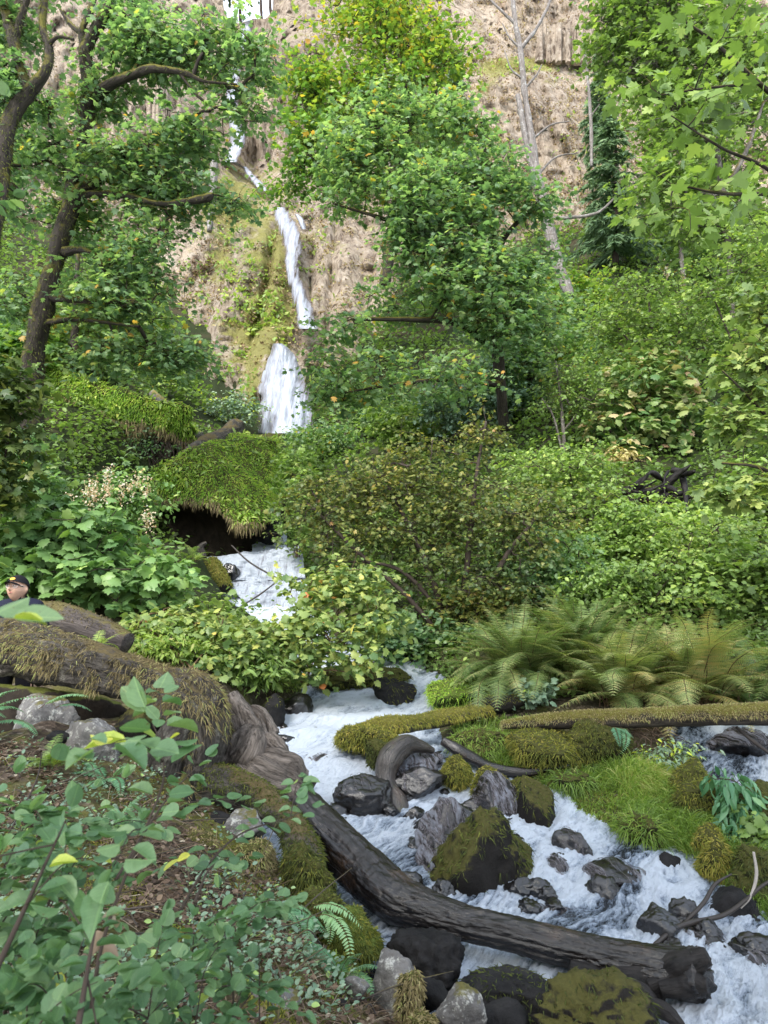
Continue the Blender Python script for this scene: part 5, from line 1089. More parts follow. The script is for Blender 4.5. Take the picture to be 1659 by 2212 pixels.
# brown-green vine maple over the stream
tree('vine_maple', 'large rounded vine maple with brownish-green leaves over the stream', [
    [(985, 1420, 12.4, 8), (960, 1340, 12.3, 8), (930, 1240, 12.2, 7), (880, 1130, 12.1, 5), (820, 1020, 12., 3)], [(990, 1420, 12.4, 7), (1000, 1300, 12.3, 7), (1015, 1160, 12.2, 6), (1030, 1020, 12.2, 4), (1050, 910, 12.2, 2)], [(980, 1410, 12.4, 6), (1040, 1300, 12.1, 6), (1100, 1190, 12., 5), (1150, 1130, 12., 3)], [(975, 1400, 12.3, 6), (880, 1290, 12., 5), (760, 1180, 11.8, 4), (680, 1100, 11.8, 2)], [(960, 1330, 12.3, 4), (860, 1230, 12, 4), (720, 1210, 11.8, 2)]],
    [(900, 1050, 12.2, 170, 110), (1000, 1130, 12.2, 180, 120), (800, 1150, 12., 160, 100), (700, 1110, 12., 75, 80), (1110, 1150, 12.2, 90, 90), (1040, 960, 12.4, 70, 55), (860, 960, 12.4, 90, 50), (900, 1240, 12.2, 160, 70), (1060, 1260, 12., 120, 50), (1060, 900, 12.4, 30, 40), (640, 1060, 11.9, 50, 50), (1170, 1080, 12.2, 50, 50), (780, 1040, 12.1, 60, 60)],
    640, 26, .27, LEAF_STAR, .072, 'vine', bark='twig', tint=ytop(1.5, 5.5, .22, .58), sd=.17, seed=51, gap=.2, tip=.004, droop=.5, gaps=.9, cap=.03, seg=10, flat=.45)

S = shrub
S('thimbleberry_bush', 'dense bush of big lobed green leaves behind the person', 170, 1310, 400, 270, 'berry', LEAF_BERRY, .17, 190, 15, .24, .34, .14, 60, dy=.2, nstem=12, tip=.006, blobs=[(120, 1150, 10.2, 130, 90), (250, 1190, 10.2, 120, 80), (60, 1200, 10., 90, 80), (330, 1250, 10.2, 100, 55), (180, 1250, 9.9, 150, 50), (400, 1250, 10.6, 60, 40)])
t_, c = S('ocean_spray', 'shrub with dried pinkish flower heads beside the mossy overhang', 255, 1150, 220, 150, 'berry', LEAF_OVAL, .1, 90, 22, .28, .45, .15, 61, flat=.6)
def blossom(t, pts, r, s=.1):
    for p in pts:
        g = Geo(); m = 60; q = p + r.normal(size=(m, 3)) * A([.35, .35, .75]) * s; scatter(g, LEAF_SMALL, q, r.normal(size=(m, 3)), r.normal(size=(m, 3)), .035 * s / .1 * r.uniform(.6, 1.3, m), np.clip(r.normal(.5, .25, m), 0, 1))
        g.build('flower_head', M['blossom'], t)
r_ = np.random.default_rng(4)
blossom(t_, A([P(x, y, 12.6) for x, y in [(185, 1062), (200, 1045), (232, 1050), (235, 1022), (262, 1062), (195, 1085), (205, 1070), (300, 1040), (318, 1055), (283, 1052), (230, 1068), (150, 1080), (312, 1120), (325, 1130)]]), r_, .14)
S('shrub', 'dull green shrub below the mossy ridge on the left slope', 130, 1080, 200, 150, 'maple', LEAF_STAR, .15, 80, 24, .35, .4, seed=62)
S('shrub', 'blue-green shrub against the left picture edge below the ridge', 30, 1100, 170, 180, 'maple', LEAF_STAR, .15, 80, 24, .35, .5, seed=63)
S('shrub', 'grey twiggy shrub hanging over the dark hollow of the ridge', 330, 1010, 150, 120, 'maple', LEAF_OVAL, .08, 50, 14, .3, .3, seed=64, nstem=14)
S('shrub', 'small pale shrub at the cliff foot left of the fan fall', 500, 925, 130, 90, 'snow', LEAF_OVAL, .14, 60, 24, .45, .7, seed=65)
S('shrub', 'leafy shrub on top of the mossy ridge at the left', 200, 820, 220, 110, 'maple', LEAF_STAR, .16, 80, 24, .45, .45, seed=66)
S('shrub', 'shrub above the ridge in front of the grassy cliff foot', 350, 850, 150, 100, 'bright', LEAF_STAR, .16, 60, 22, .45, .35, seed=67)
S('shrub', 'near dark-leaved shrub at the left edge above the person', -10, 1090, 120, 280, 'vine', LEAF_STAR, .14, 70, 20, .3, .2, seed=68, base=P(-20, 1180, 9.3), blobs=[(5, 850, 9.3, 55, 90), (20, 960, 9.3, 50, 70), (-20, 1040, 9.3, 60, 60)])
S('salmonberry_bush', 'yellow-green cane bush standing over the head of the rapids', 675, 1492, 420, 270, 'salmon', LEAF_BERRY, .1, 200, 15, .2, .4, .2, 69, stem='redtwig', nstem=22, tip=.0035, flat=.35, blobs=[(700, 1275, 10.2, 90, 55), (770, 1260, 10.2, 80, 50), (560, 1370, 10., 110, 32), (700, 1350, 9.9, 130, 45), (820, 1330, 10.1, 60, 50), (410, 1330, 10.3, 60, 30), (600, 1410, 9.9, 90, 40), (760, 1410, 9.9, 80, 40), (640, 1450, 9.9, 60, 25)])
S('salmonberry_bush', 'low yellow-green leafy bush on the left bank below the small cascade', 420, 1450, 300, 150, 'salmon', LEAF_BERRY, .1, 120, 15, .2, .38, .18, 70, stem='redtwig', blobs=[(400, 1350, 9.6, 110, 40), (500, 1390, 9.5, 80, 50), (310, 1390, 9.4, 80, 28), (460, 1440, 9.2, 80, 40)])
S('shrub', 'green leafy plants filling the bank behind the fallen trunk', 520, 1480, 190, 110, 'bright', LEAF_LANCE, .13, 90, 16, .2, .3, seed=71)
S('shrub', 'fine-leaved yellow-green plants along the back of the fallen trunk', 330, 1420, 230, 60, 'grass', LEAF_LANCE, .09, 90, 18, .2, .65, seed=72)
S('shrub', 'bright green bush at the right flank of the mossy overhang', 640, 1190, 90, 200, 'bright', LEAF_STAR, .1, 80, 22, .25, .3, seed=73, base=P(645, 1200, 15.6), blobs=[(645, 1090, 15.8, 32, 60), (640, 1020, 16.4, 30, 50), (650, 1160, 15.6, 38, 40)])
RS = [('pink_bush', 'bush of pale pink-tinged lobed leaves on the right slope', 1400, 975, 270, 235, 'pink', LEAF_BERRY, .2, 130, 20, .4, .42),
 ('shrub', 'bright yellow-green tall shrub below the full conifer', 1340, 800, 260, 240, 'bright', LEAF_STAR, .17, 130, 26, .5, .55), ('shrub', 'green shrub with pinkish seed heads high on the right slope', 1500, 790, 230, 230, 'bright', LEAF_OVAL, .15, 130, 26, .5, .35),
 ('shrub', 'feathery mid-green shrub right of the seed-headed one', 1640, 760, 200, 260, 'bright', LEAF_OVAL, .16, 120, 26, .5, .45), ('shrub', 'dark green shrub below the slanting mossy tree', 1130, 900, 220, 200, 'maple', LEAF_OVAL, .14, 110, 26, .45, .4),
 ('shrub', 'grey-green shrub at the foot of the broad maple', 1010, 940, 240, 170, 'snow', LEAF_OVAL, .14, 110, 26, .45, .4), ('shrub', 'dark shrub right of the fan fall', 790, 950, 200, 150, 'maple', LEAF_STAR, .17, 100, 24, .5, .4),
 ('shrub', 'small-leaved green shrub beside the foot of the fan fall', 690, 1000, 150, 110, 'maple', LEAF_OVAL, .13, 80, 24, .4, .5), ('shrub', 'bright green shrub between the overhang and the vine maple', 660, 1120, 130, 170, 'bright', LEAF_STAR, .12, 90, 22, .35, .3),
 ('shrub', 'light green shrub behind the top of the vine maple', 880, 980, 220, 150, 'bright', LEAF_STAR, .15, 90, 22, .4, .35), ('shrub', 'bright small-leaved bush right of the vine maple', 1210, 1120, 230, 190, 'bright', LEAF_OVAL, .1, 150, 26, .3, .42),
 ('shrub', 'green bush in front of the burnt stump', 1330, 1240, 260, 180, 'bright', LEAF_OVAL, .1, 150, 24, .28, .35), ('shrub', 'lush light green bush below the burnt stump', 1490, 1230, 240, 130, 'bright', LEAF_BERRY, .12, 110, 20, .28, .5),
 ('shrub', 'green shrub at the right edge level with the burnt stump', 1630, 1190, 180, 200, 'bright', LEAF_BERRY, .13, 110, 20, .3, .3), ('shrub', 'dark green bush behind the left end of the big fern', 1170, 1310, 240, 170, 'maple', LEAF_OVAL, .09, 150, 26, .26, .5),
 ('shrub', 'leafy bush right behind the middle of the big fern', 1370, 1330, 260, 130, 'bright', LEAF_OVAL, .09, 130, 24, .24, .28), ('shrub', 'lobed-leaf bush at the right edge behind the big fern', 1600, 1330, 220, 170, 'bright', LEAF_BERRY, .12, 110, 20, .26, .3),
 ('dry_grass_tuft', 'dry yellowish grass tuft above the burnt stump', 1420, 1000, 260, 34, 'drygrass', LEAF_LANCE, .2, 60, 18, .3, .6), ('shrub', 'low dark shrub under the vine maple at the water edge', 900, 1430, 240, 120, 'maple', LEAF_BERRY, .08, 110, 22, .22, .35),
 ('shrub', 'mid-green bush on the slope behind the pink-tinged bush', 1290, 900, 190, 160, 'maple', LEAF_OVAL, .12, 100, 26, .4, .6), ('shrub', 'brown-tipped low shrub under the right side of the vine maple', 1040, 1360, 200, 110, 'vine', LEAF_STAR, .075, 110, 24, .2, .5),
 ('shrub', 'pale shrub clump on the ledge beside the yellow-tipped maple', 1010, 660, 150, 110, 'bright', LEAF_STAR, .22, 60, 24, .6, .4), ('shrub', 'yellowish shrub at the foot of the bleached dead tree', 1250, 690, 150, 120, 'maple_yellow', LEAF_STAR, .2, 70, 24, .6, .4),
 ('shrub', 'green shrub mass at the cliff foot on the far right', 1560, 620, 260, 130, 'maple', LEAF_STAR, .2, 100, 26, .7, .55), ('shrub', 'dusky shrub on the left slope behind the mossy maple trunk', 60, 830, 200, 170, 'maple_yellow', LEAF_STAR, .2, 100, 24, .6, .28)]
for k, q in enumerate(RS):
    nm, lab, x, y, w, h, m, lf, sz, nc, per, cr, ti = q
    t_, c = S(nm, lab, x, y, w, h, m, lf, sz, nc, per, cr, ti, seed=100 + k, flat=.45, tip=.005, group='bushes on the right slope' if x > 1100 and nm == 'shrub' else None)
    if k == 2: blossom(t_, A([P(a, b, float(t_.location[1]) - .6) for a, b in [(1440, 588), (1475, 600), (1500, 640), (1520, 690), (1550, 620), (1470, 670), (1530, 720)]]), r_, .22)

# plants on the stream bank
S('shrub', 'low green shrub half covering the burnt stump', 1420, 1165, 200, 95, 'bright', LEAF_OVAL, .1, 70, 20, .22, .45, seed=139)
S('leafy_plant', 'small clump of round blue-green leaves left of the big fern', 1150, 1530, 90, 70, 'snow', LEAF_BERRY, .085, 34, 8, .11, .5, seed=140, cat='plant', tip=.002)
S('leafy_plant', 'bright leafy plant above the grass knoll at the head of the rapids', 1055, 1495, 100, 70, 'bright', LEAF_OVAL, .08, 34, 10, .12, .35, seed=141, cat='plant', tip=.002)
S('leafy_plant', 'drooping plant with long glossy leaves on the right bank', 1590, 1800, 90, 150, 'sword', LEAF_LANCE, .15, 46, 8, .12, .35, seed=142, cat='plant', tip=.003, droop=1.3, upj=.8, blobs=[(1545, 1668, 7., 40, 18), (1590, 1720, 6.9, 30, 45), (1615, 1790, 6.8, 26, 60), (1580, 1830, 6.8, 26, 40)])
S('leafy_plant', 'wispy grey-green plant in front of the little right-hand fall', 1440, 1665, 130, 80, 'snow', LEAF_LANCE, .07, 50, 10, .12, .75, seed=143, cat='plant', tip=.002)
S('leafy_plant', 'green weedy plant at the right edge above the curved twig', 1635, 1830, 80, 90, 'bright', LEAF_BERRY, .09, 30, 8, .12, .25, seed=144, cat='plant', tip=.002)

# ferns
def fern(label, px, py, n, L, mat, seed, double, tilt=(35, 75), np_=24, base=None, tint=.4, width=.17, az=None, group=None, cat='fern'):
    r = np.random.default_rng(seed); b = onground(px, py)[0] if base is None else A(base)
    t = thing('fern', b, label, cat, group); g = Geo(); gs = Geo()
    for k in range(n):
        a = r.uniform(0, 2 * pi) if az is None else radians(r.normal(az[0], az[1])); el = radians(r.uniform(*tilt)); l = L * r.uniform(.65, 1.1); h = A([cos(a), sin(a), 0])
        tt = np.linspace(0, 1, 26); bend = r.uniform(.6, 1.6)
        ang = el - bend * 1.25 * tt ** 1.3; st = l / 25; dx = np.concatenate([[0], np.cumsum(np.cos(ang) * st)[:-1]]); dz = np.concatenate([[0], np.cumsum(np.sin(ang) * st)[:-1]])
        c = b + A([r.normal() * .11 * L, r.normal() * .08 * L, 0]) + h * dx[:, None] + A([0, 0, 1.]) * dz[:, None]
        c = c + np.cross(h, A([0, 0, 1.])) * (r.normal() * .28 * l * tt ** 2)[:, None] + .02 * l * np.stack([fbm(c * 3 + k, 2, seed), fbm(c * 3 + k, 2, seed + 1), 0 * tt], -1)
        add_tube(gs, c[::5], np.linspace(.0045, .001, len(c[::5])) * (L + .2), seg=4, n=14, caps=False)
        u = np.linspace(.16, .99, np_); P0 = np.stack([np.interp(u, tt, c[:, i]) for i in range(3)], 1); T = unit(np.stack([np.interp(u, tt, np.gradient(c[:, i])) for i in range(3)], 1))
        side = np.cross(T, A([0, 0, 1.])); side = unit(side); up = np.cross(side, T)
        wd = width * l * np.minimum(1, (u - .05) * 4) * (1 - u ** 2.2) ** .75 + .01; tn = np.clip(tint + r.normal() * .15, .03, .97)
        for s in (-1, 1):
            d = unit(side * s + T * .35 - up * .12 + r.normal(size=P0.shape) * .06)
            if not double: scatter(g, LEAF_LANCE, P0, d, up + r.normal(size=P0.shape) * .1, wd, np.clip(tn + r.normal(size=np_) * .08, 0, 1))
            else:
                m = 9; v = np.linspace(.06, .98, m); pp = (P0[:, None] + d[:, None] * (wd[:, None] * v[None])[..., None] - A([0, 0, .12]) * (wd[:, None] * v[None] ** 2)[..., None]).reshape(-1, 3)
                dd = np.repeat(d, m, 0); uu = np.repeat(up, m, 0); ss = unit(np.cross(dd, uu)); sz = (wd[:, None] * .19 * (1 - .8 * v[None])).reshape(-1) + .003
                for q in (-1, 1): scatter(g, LEAF_SMALL, pp, ss * q + dd * .55, uu, sz, np.clip(tn + np.repeat(r.normal(size=np_), m) * .14 + r.normal(size=len(pp)) * .07, 0, 1))
    gs.build('stalks', M['redtwig'], t); g.build('fronds', M[mat], t); return t
fg = 'tall ferns above the mossy log'
fern('tall feathery fern with tan-green fronds in the centre of the fern bank', 1340, 1525, 90, 1.5, 'fern', 1, True, (30, 88), 32, tint=.62, group=fg)
fern('feathery fern arching left at the left end of the fern bank', 1120, 1475, 80, 1.35, 'fern', 2, True, (25, 85), 30, tint=.38, group=fg)
fern('feathery tan fern arching right near the right edge of the fern bank', 1500, 1520, 90, 1.5, 'fern', 3, True, (25, 85), 32, tint=.72, group=fg)
fern('greener fern at the right picture edge behind the mossy log', 1670, 1530, 56, 1.4, 'fern', 4, True, (25, 80), 28, tint=.25, group=fg)
fern('feathery fern at the back of the fern bank', 1250, 1450, 80, 1.45, 'fern', 5, True, (30, 88), 28, tint=.4, group=fg)
fern('blue-green sword fern at the left edge under the fallen trunk', -30, 1620, 14, .62, 'sword', 6, False, (20, 70), 30, base=P(-60, 1580, 5.3), tint=.5, width=.13)
fern('single arching sword fern frond under the fallen trunk', 85, 1540, 2, .42, 'sword', 7, False, (25, 40), 24, base=P(95, 1530, 5.4), tint=.6, width=.14, az=(-10, 8))
fern('small sword fern beside the lichen-spotted boulder', 235, 1690, 7, .36, 'sword', 8, False, (20, 60), 22, tint=.5, width=.15)
fern('small pale sword fern hanging down the bank by the green moss cushion', 672, 1985, 6, .4, 'sword', 9, False, (0, 40), 22, base=P(668, 1975, 4.55), tint=.75, width=.13, az=(-70, 40))
fern('little bright fern on the dry left bank', 110, 1665, 12, .3, 'bright', 10, True, (30, 80), 14, tint=.45, width=.2)
fern('tiny bright fern growing behind the fallen trunk', 235, 1440, 8, .3, 'bright', 11, True, (30, 70), 12, base=P(215, 1400, 6.6), tint=.6, width=.2)
fern('green fern at the foot of the left bush by the weathered log', 320, 1360, 14, .7, 'sword', 12, True, (20, 70), 18, tint=.55)
fern('pale fern in the yellow bush right of the weathered log', 560, 1400, 12, .6, 'sword', 13, True, (20, 70), 18, tint=.7)
fern('hanging sword fern under the mossy log', 1325, 1585, 4, .4, 'sword', 14, False, (-40, 10), 20, base=P(1322, 1570, 8.3), tint=.4, width=.14, az=(-80, 40))
fern('low fern in the litter below the green moss cushion', 735, 2120, 9, .26, 'sword', 15, True, (20, 70), 14, tint=.4, width=.22)
fern('small fern on the bank below the yellowish moss mound', 590, 1960, 7, .3, 'sword', 16, False, (10, 50), 20, tint=.65, width=.15)
fern('bright fern on the slope left of the small cascade', 415, 1215, 14, .6, 'bright', 17, True, (30, 75), 16, tint=.5)
fern('pale low fern in the middle of the dry left bank', 250, 1800, 9, .28, 'sword', 18, True, (20, 70), 14, tint=.7, width=.22)

def added_shade_maple():  # unseen tree, put in to darken the stream and near bank
    r = np.random.default_rng(90); b = A([-4.5, -5., 0.]); b[2] = gz(b[0], b[1])
    t = thing('maple_tree', b, 'tall unseen maple added behind the photographer to shade the stream', 'tree'); L = [(np.stack([b, b + A([.3, .2, 4]), b + A([1.5, 1.5, 9]), b + A([3, 1.5, 11.])]), A([.4, .33, .22, .1])), (np.stack([b + A([1, 1, 8.]), b + A([4, 2, 9.5]), b + A([7., 2.5, 10.])]), A([.18, .12, .05])), (np.stack([b + A([.6, .5, 6.]), b + A([2, 2.5, 8.5]), b + A([3, 4, 10.])]), A([.18, .12, .05]))]
    g = Geo()
    for i, (p, rad) in enumerate(L): add_tube(g, p, rad, seg=14, n=30, rough=.2, freq=4, seed=i)
    d = unit(r.normal(size=(260, 3))) * (r.random(260) ** .4)[:, None]; c = A([-1.5, -4., 10.5]) + d * A([6., 4.5, 2.2])
    branchwork(g, L, c, .009, 3, .05); g.build('trunk', M['trunk'], t); gl = Geo(); leaves(gl, c, 26, .6, LEAF_STAR, .26, r, .4); gl.build('crown', M['maple'], t)
added_shade_maple()
# ------------------------------------------------------------------ ground cover
def in_poly(poly, n, r):
    q = A(poly, float); lo, hi = q.min(0), q.max(0); out = []
    while sum(map(len, out)) < n:
        p = r.uniform(lo, hi, (n, 2)); k = pip(p[:, 0], p[:, 1], q) > 0; out.append(p[k])
    return np.concatenate(out)[:n]
def dry(p, m=.05): return water_sd(p[:, 0], p[:, 1]) < m
r = np.random.default_rng(70)
# low plants that clothe the slopes
q = in_poly([(-40, 470), (300, 600), (420, 800), (480, 950), (620, 960), (700, 800), (1000, 520), (1150, 440), (1700, 430), (1700, 1540), (1010, 1500), (850, 1400), (640, 1380), (560, 1500), (420, 1420), (330, 1250), (-40, 1300)], 8500, r)
p = onground(q[:, 0], q[:, 1]); p = p[dry(p, -.1)]; p = p[fbm(p * .5, 3, 7) > -.33]
g = Geo(); k = np.repeat(np.arange(len(p)), 12); s = (.03 + .0052 * p[:, 1])[k]
o = r.normal(size=(len(k), 3)) * A([1.5, 1.5, 1.3]) * s[:, None]; o[:, 2] = np.abs(o[:, 2])
scatter(g, LEAF_OVAL, p[k] + o, r.normal(size=o.shape) * A([1, 1, .4]) + A([0, 0, -.2]), r.normal(size=o.shape) * .5 + A([0, 0, 1.]), s * r.uniform(.6, 1.3, len(k)), np.clip(.2 + .25 * fbm(p * .4, 3, 9)[k] + .14 * r.normal(size=len(k)), .02, .85))
tag(g.build('undergrowth', M['bright']), 'low green leafy ground plants covering the slopes', kind='stuff')
# grass on the stream bank
g = Geo(); POLYG = [(960, 1535), (1150, 1560), (1290, 1655), (1450, 1660), (1570, 1790), (1545, 1880), (1430, 1845), (1290, 1785), (1170, 1705), (1000, 1640)]
q = in_poly(POLYG, 24000, r); p = onground(q[:, 0], q[:, 1]); p = p[dry(p, .06)]; cl = .5 + .5 * fbm(p * 2.6, 3, 5); p = p[r.random(len(p)) < .05 + 1.3 * cl ** 1.5]
lean = A([.25, -.5, 0]); n = len(p); hgt = (.07 + .46 * np.clip(.5 + .7 * fbm(p * 1.5, 2, 12), 0, 1)) * r.uniform(.5, 1.2, n)
blades(g, p, A([0, 0, 1.]) + lean * .6 + r.normal(size=(n, 3)) * .38, hgt, .0042, r, np.clip(.5 + .5 * fbm(p * 1.8, 2, 15) + .2 * r.normal(size=n), 0, .98), .6, 4)
for poly, m, hh, ti in [([(920, 1495), (1080, 1495), (1100, 1535), (960, 1535)], 2500, .16, .6), ([(1330, 1740), (1520, 1790), (1500, 1850), (1380, 1825)], 1800, .42, .45), ([(1560, 1830), (1660, 1850), (1660, 2010), (1600, 2000), (1560, 1930)], 2200, .3, .35), ([(690, 2060), (800, 2060), (830, 2120), (740, 2150)], 900, .12, .45), ([(560, 1440), (700, 1440), (690, 1500), (560, 1500)], 900, .2, .5)]:
    q = in_poly(poly, m, r); p = onground(q[:, 0], q[:, 1]); p = p[dry(p, .1)]; n = len(p)
    blades(g, p, A([0, 0, 1.]) + lean + r.normal(size=(n, 3)) * .4, hh * r.uniform(.5, 1.2, n), .0042, r, np.clip(ti + .2 * r.normal(size=n), 0, .97), .6, 4)
tag(g.build('grass', M['grass']), 'long fresh green grass on the bank beside the rapids', kind='stuff')
# moss carpet between the grass and on the dry left bank
g = Geo()
for poly, m, ln, ti, nz in [(POLYG, 16000, .045, .5, -.3), ([(-20, 1640), (330, 1640), (480, 1760), (640, 1840), (760, 2010), (830, 2110), (760, 2240), (-20, 2240)], 26000, .026, .62, .05), ([(1550, 1640), (1680, 1640), (1680, 2010), (1560, 1960)], 6000, .05, .45, -.4)]:
    q = in_poly(poly, m, r); p = onground(q[:, 0], q[:, 1]); p = p[dry(p, .02)]; p = p[fbm(p * 2.4, 4, 19) > nz]; n = len(p)
    blades(g, p, A([0, 0, .7]) + r.normal(size=(n, 3)) * .6, ln * r.uniform(.5, 1.5, n), .0035, r, np.clip(ti + .25 * fbm(p * 3, 2, 23) + .2 * r.normal(size=n), 0, 1), .3, 2)
tag(g.build('moss_carpet', M['moss']), 'fine yellow-green moss carpeting the banks', kind='stuff')
# small green plants among the litter
g = Geo(); q = in_poly([(-20, 1600), (330, 1640), (480, 1760), (640, 1860), (760, 2040), (860, 2130), (760, 2240), (-20, 2240)], 900, r); p = onground(q[:, 0], q[:, 1]); p = p[fbm(p * 1.6, 3, 29) > -.08]; k = np.repeat(np.arange(len(p)), 9)
o = r.normal(size=(len(k), 3)) * A([.05, .05, .03]); o[:, 2] = np.abs(o[:, 2]) + .01
scatter(g, LEAF_OVAL, p[k] + o, o * A([1, 1, .3]) + A([0, 0, .01]), r.normal(size=o.shape) * .4 + A([0, 0, 1.]), r.uniform(.012, .04, len(k)), np.clip(.5 + .25 * r.normal(size=len(k)), 0, .9))
tag(g.build('seedlings', M['snow']), 'small green seedlings among the litter of the left bank', kind='stuff')
# dead leaves, needles and twigs on the left bank
g = Geo(); q = in_poly([(-20, 1600), (330, 1640), (480, 1760), (640, 1860), (760, 2040), (880, 2120), (860, 2240), (-20, 2240)], 9000, r); p = onground(q[:, 0], q[:, 1]); p = p[fbm(p * 1.9, 3, 27) > -.35]; n = len(p)
scatter(g, LEAF_OVAL, p + A([0, 0, .012]) + r.normal(size=(n, 3)) * .008, r.normal(size=(n, 3)) * A([1, 1, .35]), r.normal(size=(n, 3)) * .55 + A([0, 0, 1.]), r.uniform(.012, .042, n), np.clip(r.normal(.42, .25, n), 0, 1))
m = 3500; k = r.integers(n, size=m); blades(g, p[k] + A([0, 0, .02]), r.normal(size=(m, 3)) * A([1, 1, .3]) + A([0, 0, .15]), r.uniform(.06, .2, m), .0016, r, np.clip(r.normal(.6, .2, m), 0, 1), .15, 3)
tag(g.build('leaf_litter', M['litter']), 'dry brown dead leaves and stalks strewn over the left bank', kind='stuff')
g = Geo()
for k in range(110):
    a = p[r.integers(n)]; d = unit(r.normal(size=(1, 3)) * A([1, 1, .25]))[0]; L = r.uniform(.12, .5); add_tube(g, np.stack([a + A([0, 0, .015]), a + d * L * .5 + A([0, 0, .04]) + r.normal(size=3) * .02, a + d * L + A([0, 0, .02])]), [.005, .004, .002], seg=5, n=9)
tag(g.build('fallen_twigs', M['greylog']), 'small broken twigs lying on the left bank', kind='stuff')
g = Geo(); q = in_poly([(1330, 1570), (1470, 1570), (1450, 1650), (1340, 1650)], 260, r); p = onground(q[:, 0], q[:, 1]) + A([0, 0, .12]); blades(g, p, r.normal(size=p.shape) + A([0, -.3, .6]), r.uniform(.15, .4, len(p)), .005, r, np.clip(r.normal(.25, .2, len(p)), 0, 1), .5, 3)
tag(g.build('dead_stalks', M['litter']), 'tangle of dead brown stalks under the mossy log', kind='stuff')
# dry grassy tufts and small green plants growing on the cliff
def cliff_cover(name, label, mat, n, m, mask, size, tint, seed, up=.5):
    r = np.random.default_rng(seed); x, y = r.uniform(-60, 1720, n), r.uniform(-30, 960, n); w = np.clip(bl(x, y, mask), 0, 1); k = r.random(n) < w; x, y = x[k], y[k]
    k = ~((x > 478) & (x < 602) & (y < 60)); x, y = x[k], y[k]
    p = P(x, y, cliff_disp(x, y, cliff_base(x, y)) - .05); p = p[fbm(p * .45, 3, seed + 1) > -.15]
    g = Geo(); i = np.repeat(np.arange(len(p)), m); o = r.normal(size=(len(i), 3)) * A([.22, .12, .16])
    scatter(g, LEAF_SMALL, p[i] + o, r.normal(size=o.shape) * .6 + A([0, -.6, up]), r.normal(size=o.shape) * .6 + A([0, -.5, .8]), size * r.uniform(.5, 1.3, len(i)), np.clip(tint + .3 * fbm(p * .25, 3, seed + 2)[i] + .17 * r.normal(size=len(i)), 0, 1))
    tag(g.build(name, M[mat]), label, kind='stuff')
cliff_cover('cliff_grass', 'dry straw and pinkish tufts clothing the cliff face', 'tuft', 30000, 9, [(1150, 420, 200, 320, .9), (1000, 60, 250, 80, .5), (1500, 300, 220, 300, .6), (430, 620, 130, 170, .8), (150, 500, 200, 350, .5), (700, 500, 200, 300, .4)],  .2, .45, 301, -.2)
cliff_cover('cliff_plants', 'small green plants rooted on the cliff face and its ledges', 'bright', 14000, 7, [(560, 700, 70, 60, .9), (520, 500, 60, 120, .7), (600, 600, 50, 130, .8), (1130, 145, 130, 16, .9), (300, 640, 120, 120, .6), (60, 600, 120, 150, .8), (420, 830, 120, 80, .7), (680, 880, 60, 80, .9), (1300, 560, 200, 90, .8), (1000, 700, 150, 120, .7), (1450, 420, 180, 160, .6), (700, 420, 90, 120, .5), (80, 200, 90, 40, .5)], .32, .5, 305, -.1)

# ------------------------------------------------------------------ near shrubs in front of the camera, lower left
def near_shrub(label, base, ends, seed, size=.05, per=9, leaf=LEAF_ROUND, mat='nearleaf', tint=.5, stem='twig', sd=.17, rad=.004, side=4):
    r = np.random.default_rng(seed); b = A(base, float); b[2] = float(gz(b[0], b[1])) - .02
    t = thing('leafy_shrub', b, label, 'shrub', 'leafy shrubs in the near left corner'); g = Geo(); gl = Geo()
    for e in ends:
        if len(e) == 4 and not isinstance(e[0], tuple): pts = [b, None, P(*e[:3])]; pts[1] = b * .5 + pts[2] * .5 + A([0, 0, .1]) + r.normal(size=3) * .04; rr = e[3]
        else: pts = [P(*q) for q in e]; rr = 1.
        c = spline(A(pts), 40); add_tube(g, c[::6], np.linspace(rad * rr, .0012, len(c[::6])), seg=7, n=40)
        tw = [(c, .45)]
        for k in range(side):
            i = r.integers(14, 34); d = unit((c[i + 2] - c[i])[None] + r.normal(size=(1, 3)) * A([.06, .06, .03]))[0]; L = r.uniform(.12, .3)
            q = spline(np.stack([c[i], c[i] + d * L * .5 + A([0, 0, .02]), c[i] + d * L + A([0, 0, -.02])]), 24); add_tube(g, q[::5], np.linspace(.002, .0008, len(q[::5])), seg=5, n=16); tw.append((q, .15))
        for q, u0 in tw:
            u = np.linspace(u0, 1, per); n = len(u); i = (u * (len(q) - 1)).astype(int); T = unit(np.gradient(q, axis=0))[i]; sdv = unit(np.cross(T, A([0, 0, 1.]) + r.normal(size=3) * .2))
            for s in (-1, 1):
                d = sdv * s + T * .55 + r.normal(size=(n, 3)) * .25 + A([0, 0, -.1]); d[-1] = T[-1] + r.normal(size=3) * .2
                nn = A([0, -.1, 1.]) + r.normal(size=(n, 3)) * .35
                sz = size * r.uniform(.5, 1.2, n); tn = np.clip(tint + sd * r.normal(size=n), .02, 1); pk = r.integers(3, size=n)
                for z_ in range(3):
                    k_ = pk == z_
                    if k_.any():
                        lf = (leaf[0] * A([[1, 1, 1], [.85, 1.1, 2.6], [1.08, .9, -1.4]][z_]), leaf[1]); scatter(gl, lf, (q[i] + d * .012)[k_], d[k_], nn[k_], sz[k_], tn[k_])
    g.build('stems', M[stem], t); gl.build('leaves', M[mat], t); return t
near_shrub('near shrub with round blue-green leaves filling the bottom left corner', (-.75, 1.5, 0), [(60, 1990, 1.5, 1), (200, 1960, 1.55, 1), (330, 2040, 1.6, 1), (120, 2090, 1.4, 1), (420, 2080, 1.7, 1), (260, 2140, 1.5, 1), (20, 2150, 1.35, 1), (370, 2180, 1.55, 1), (500, 2150, 1.7, 1), (150, 2200, 1.3, 1)], 81, .038, 12)
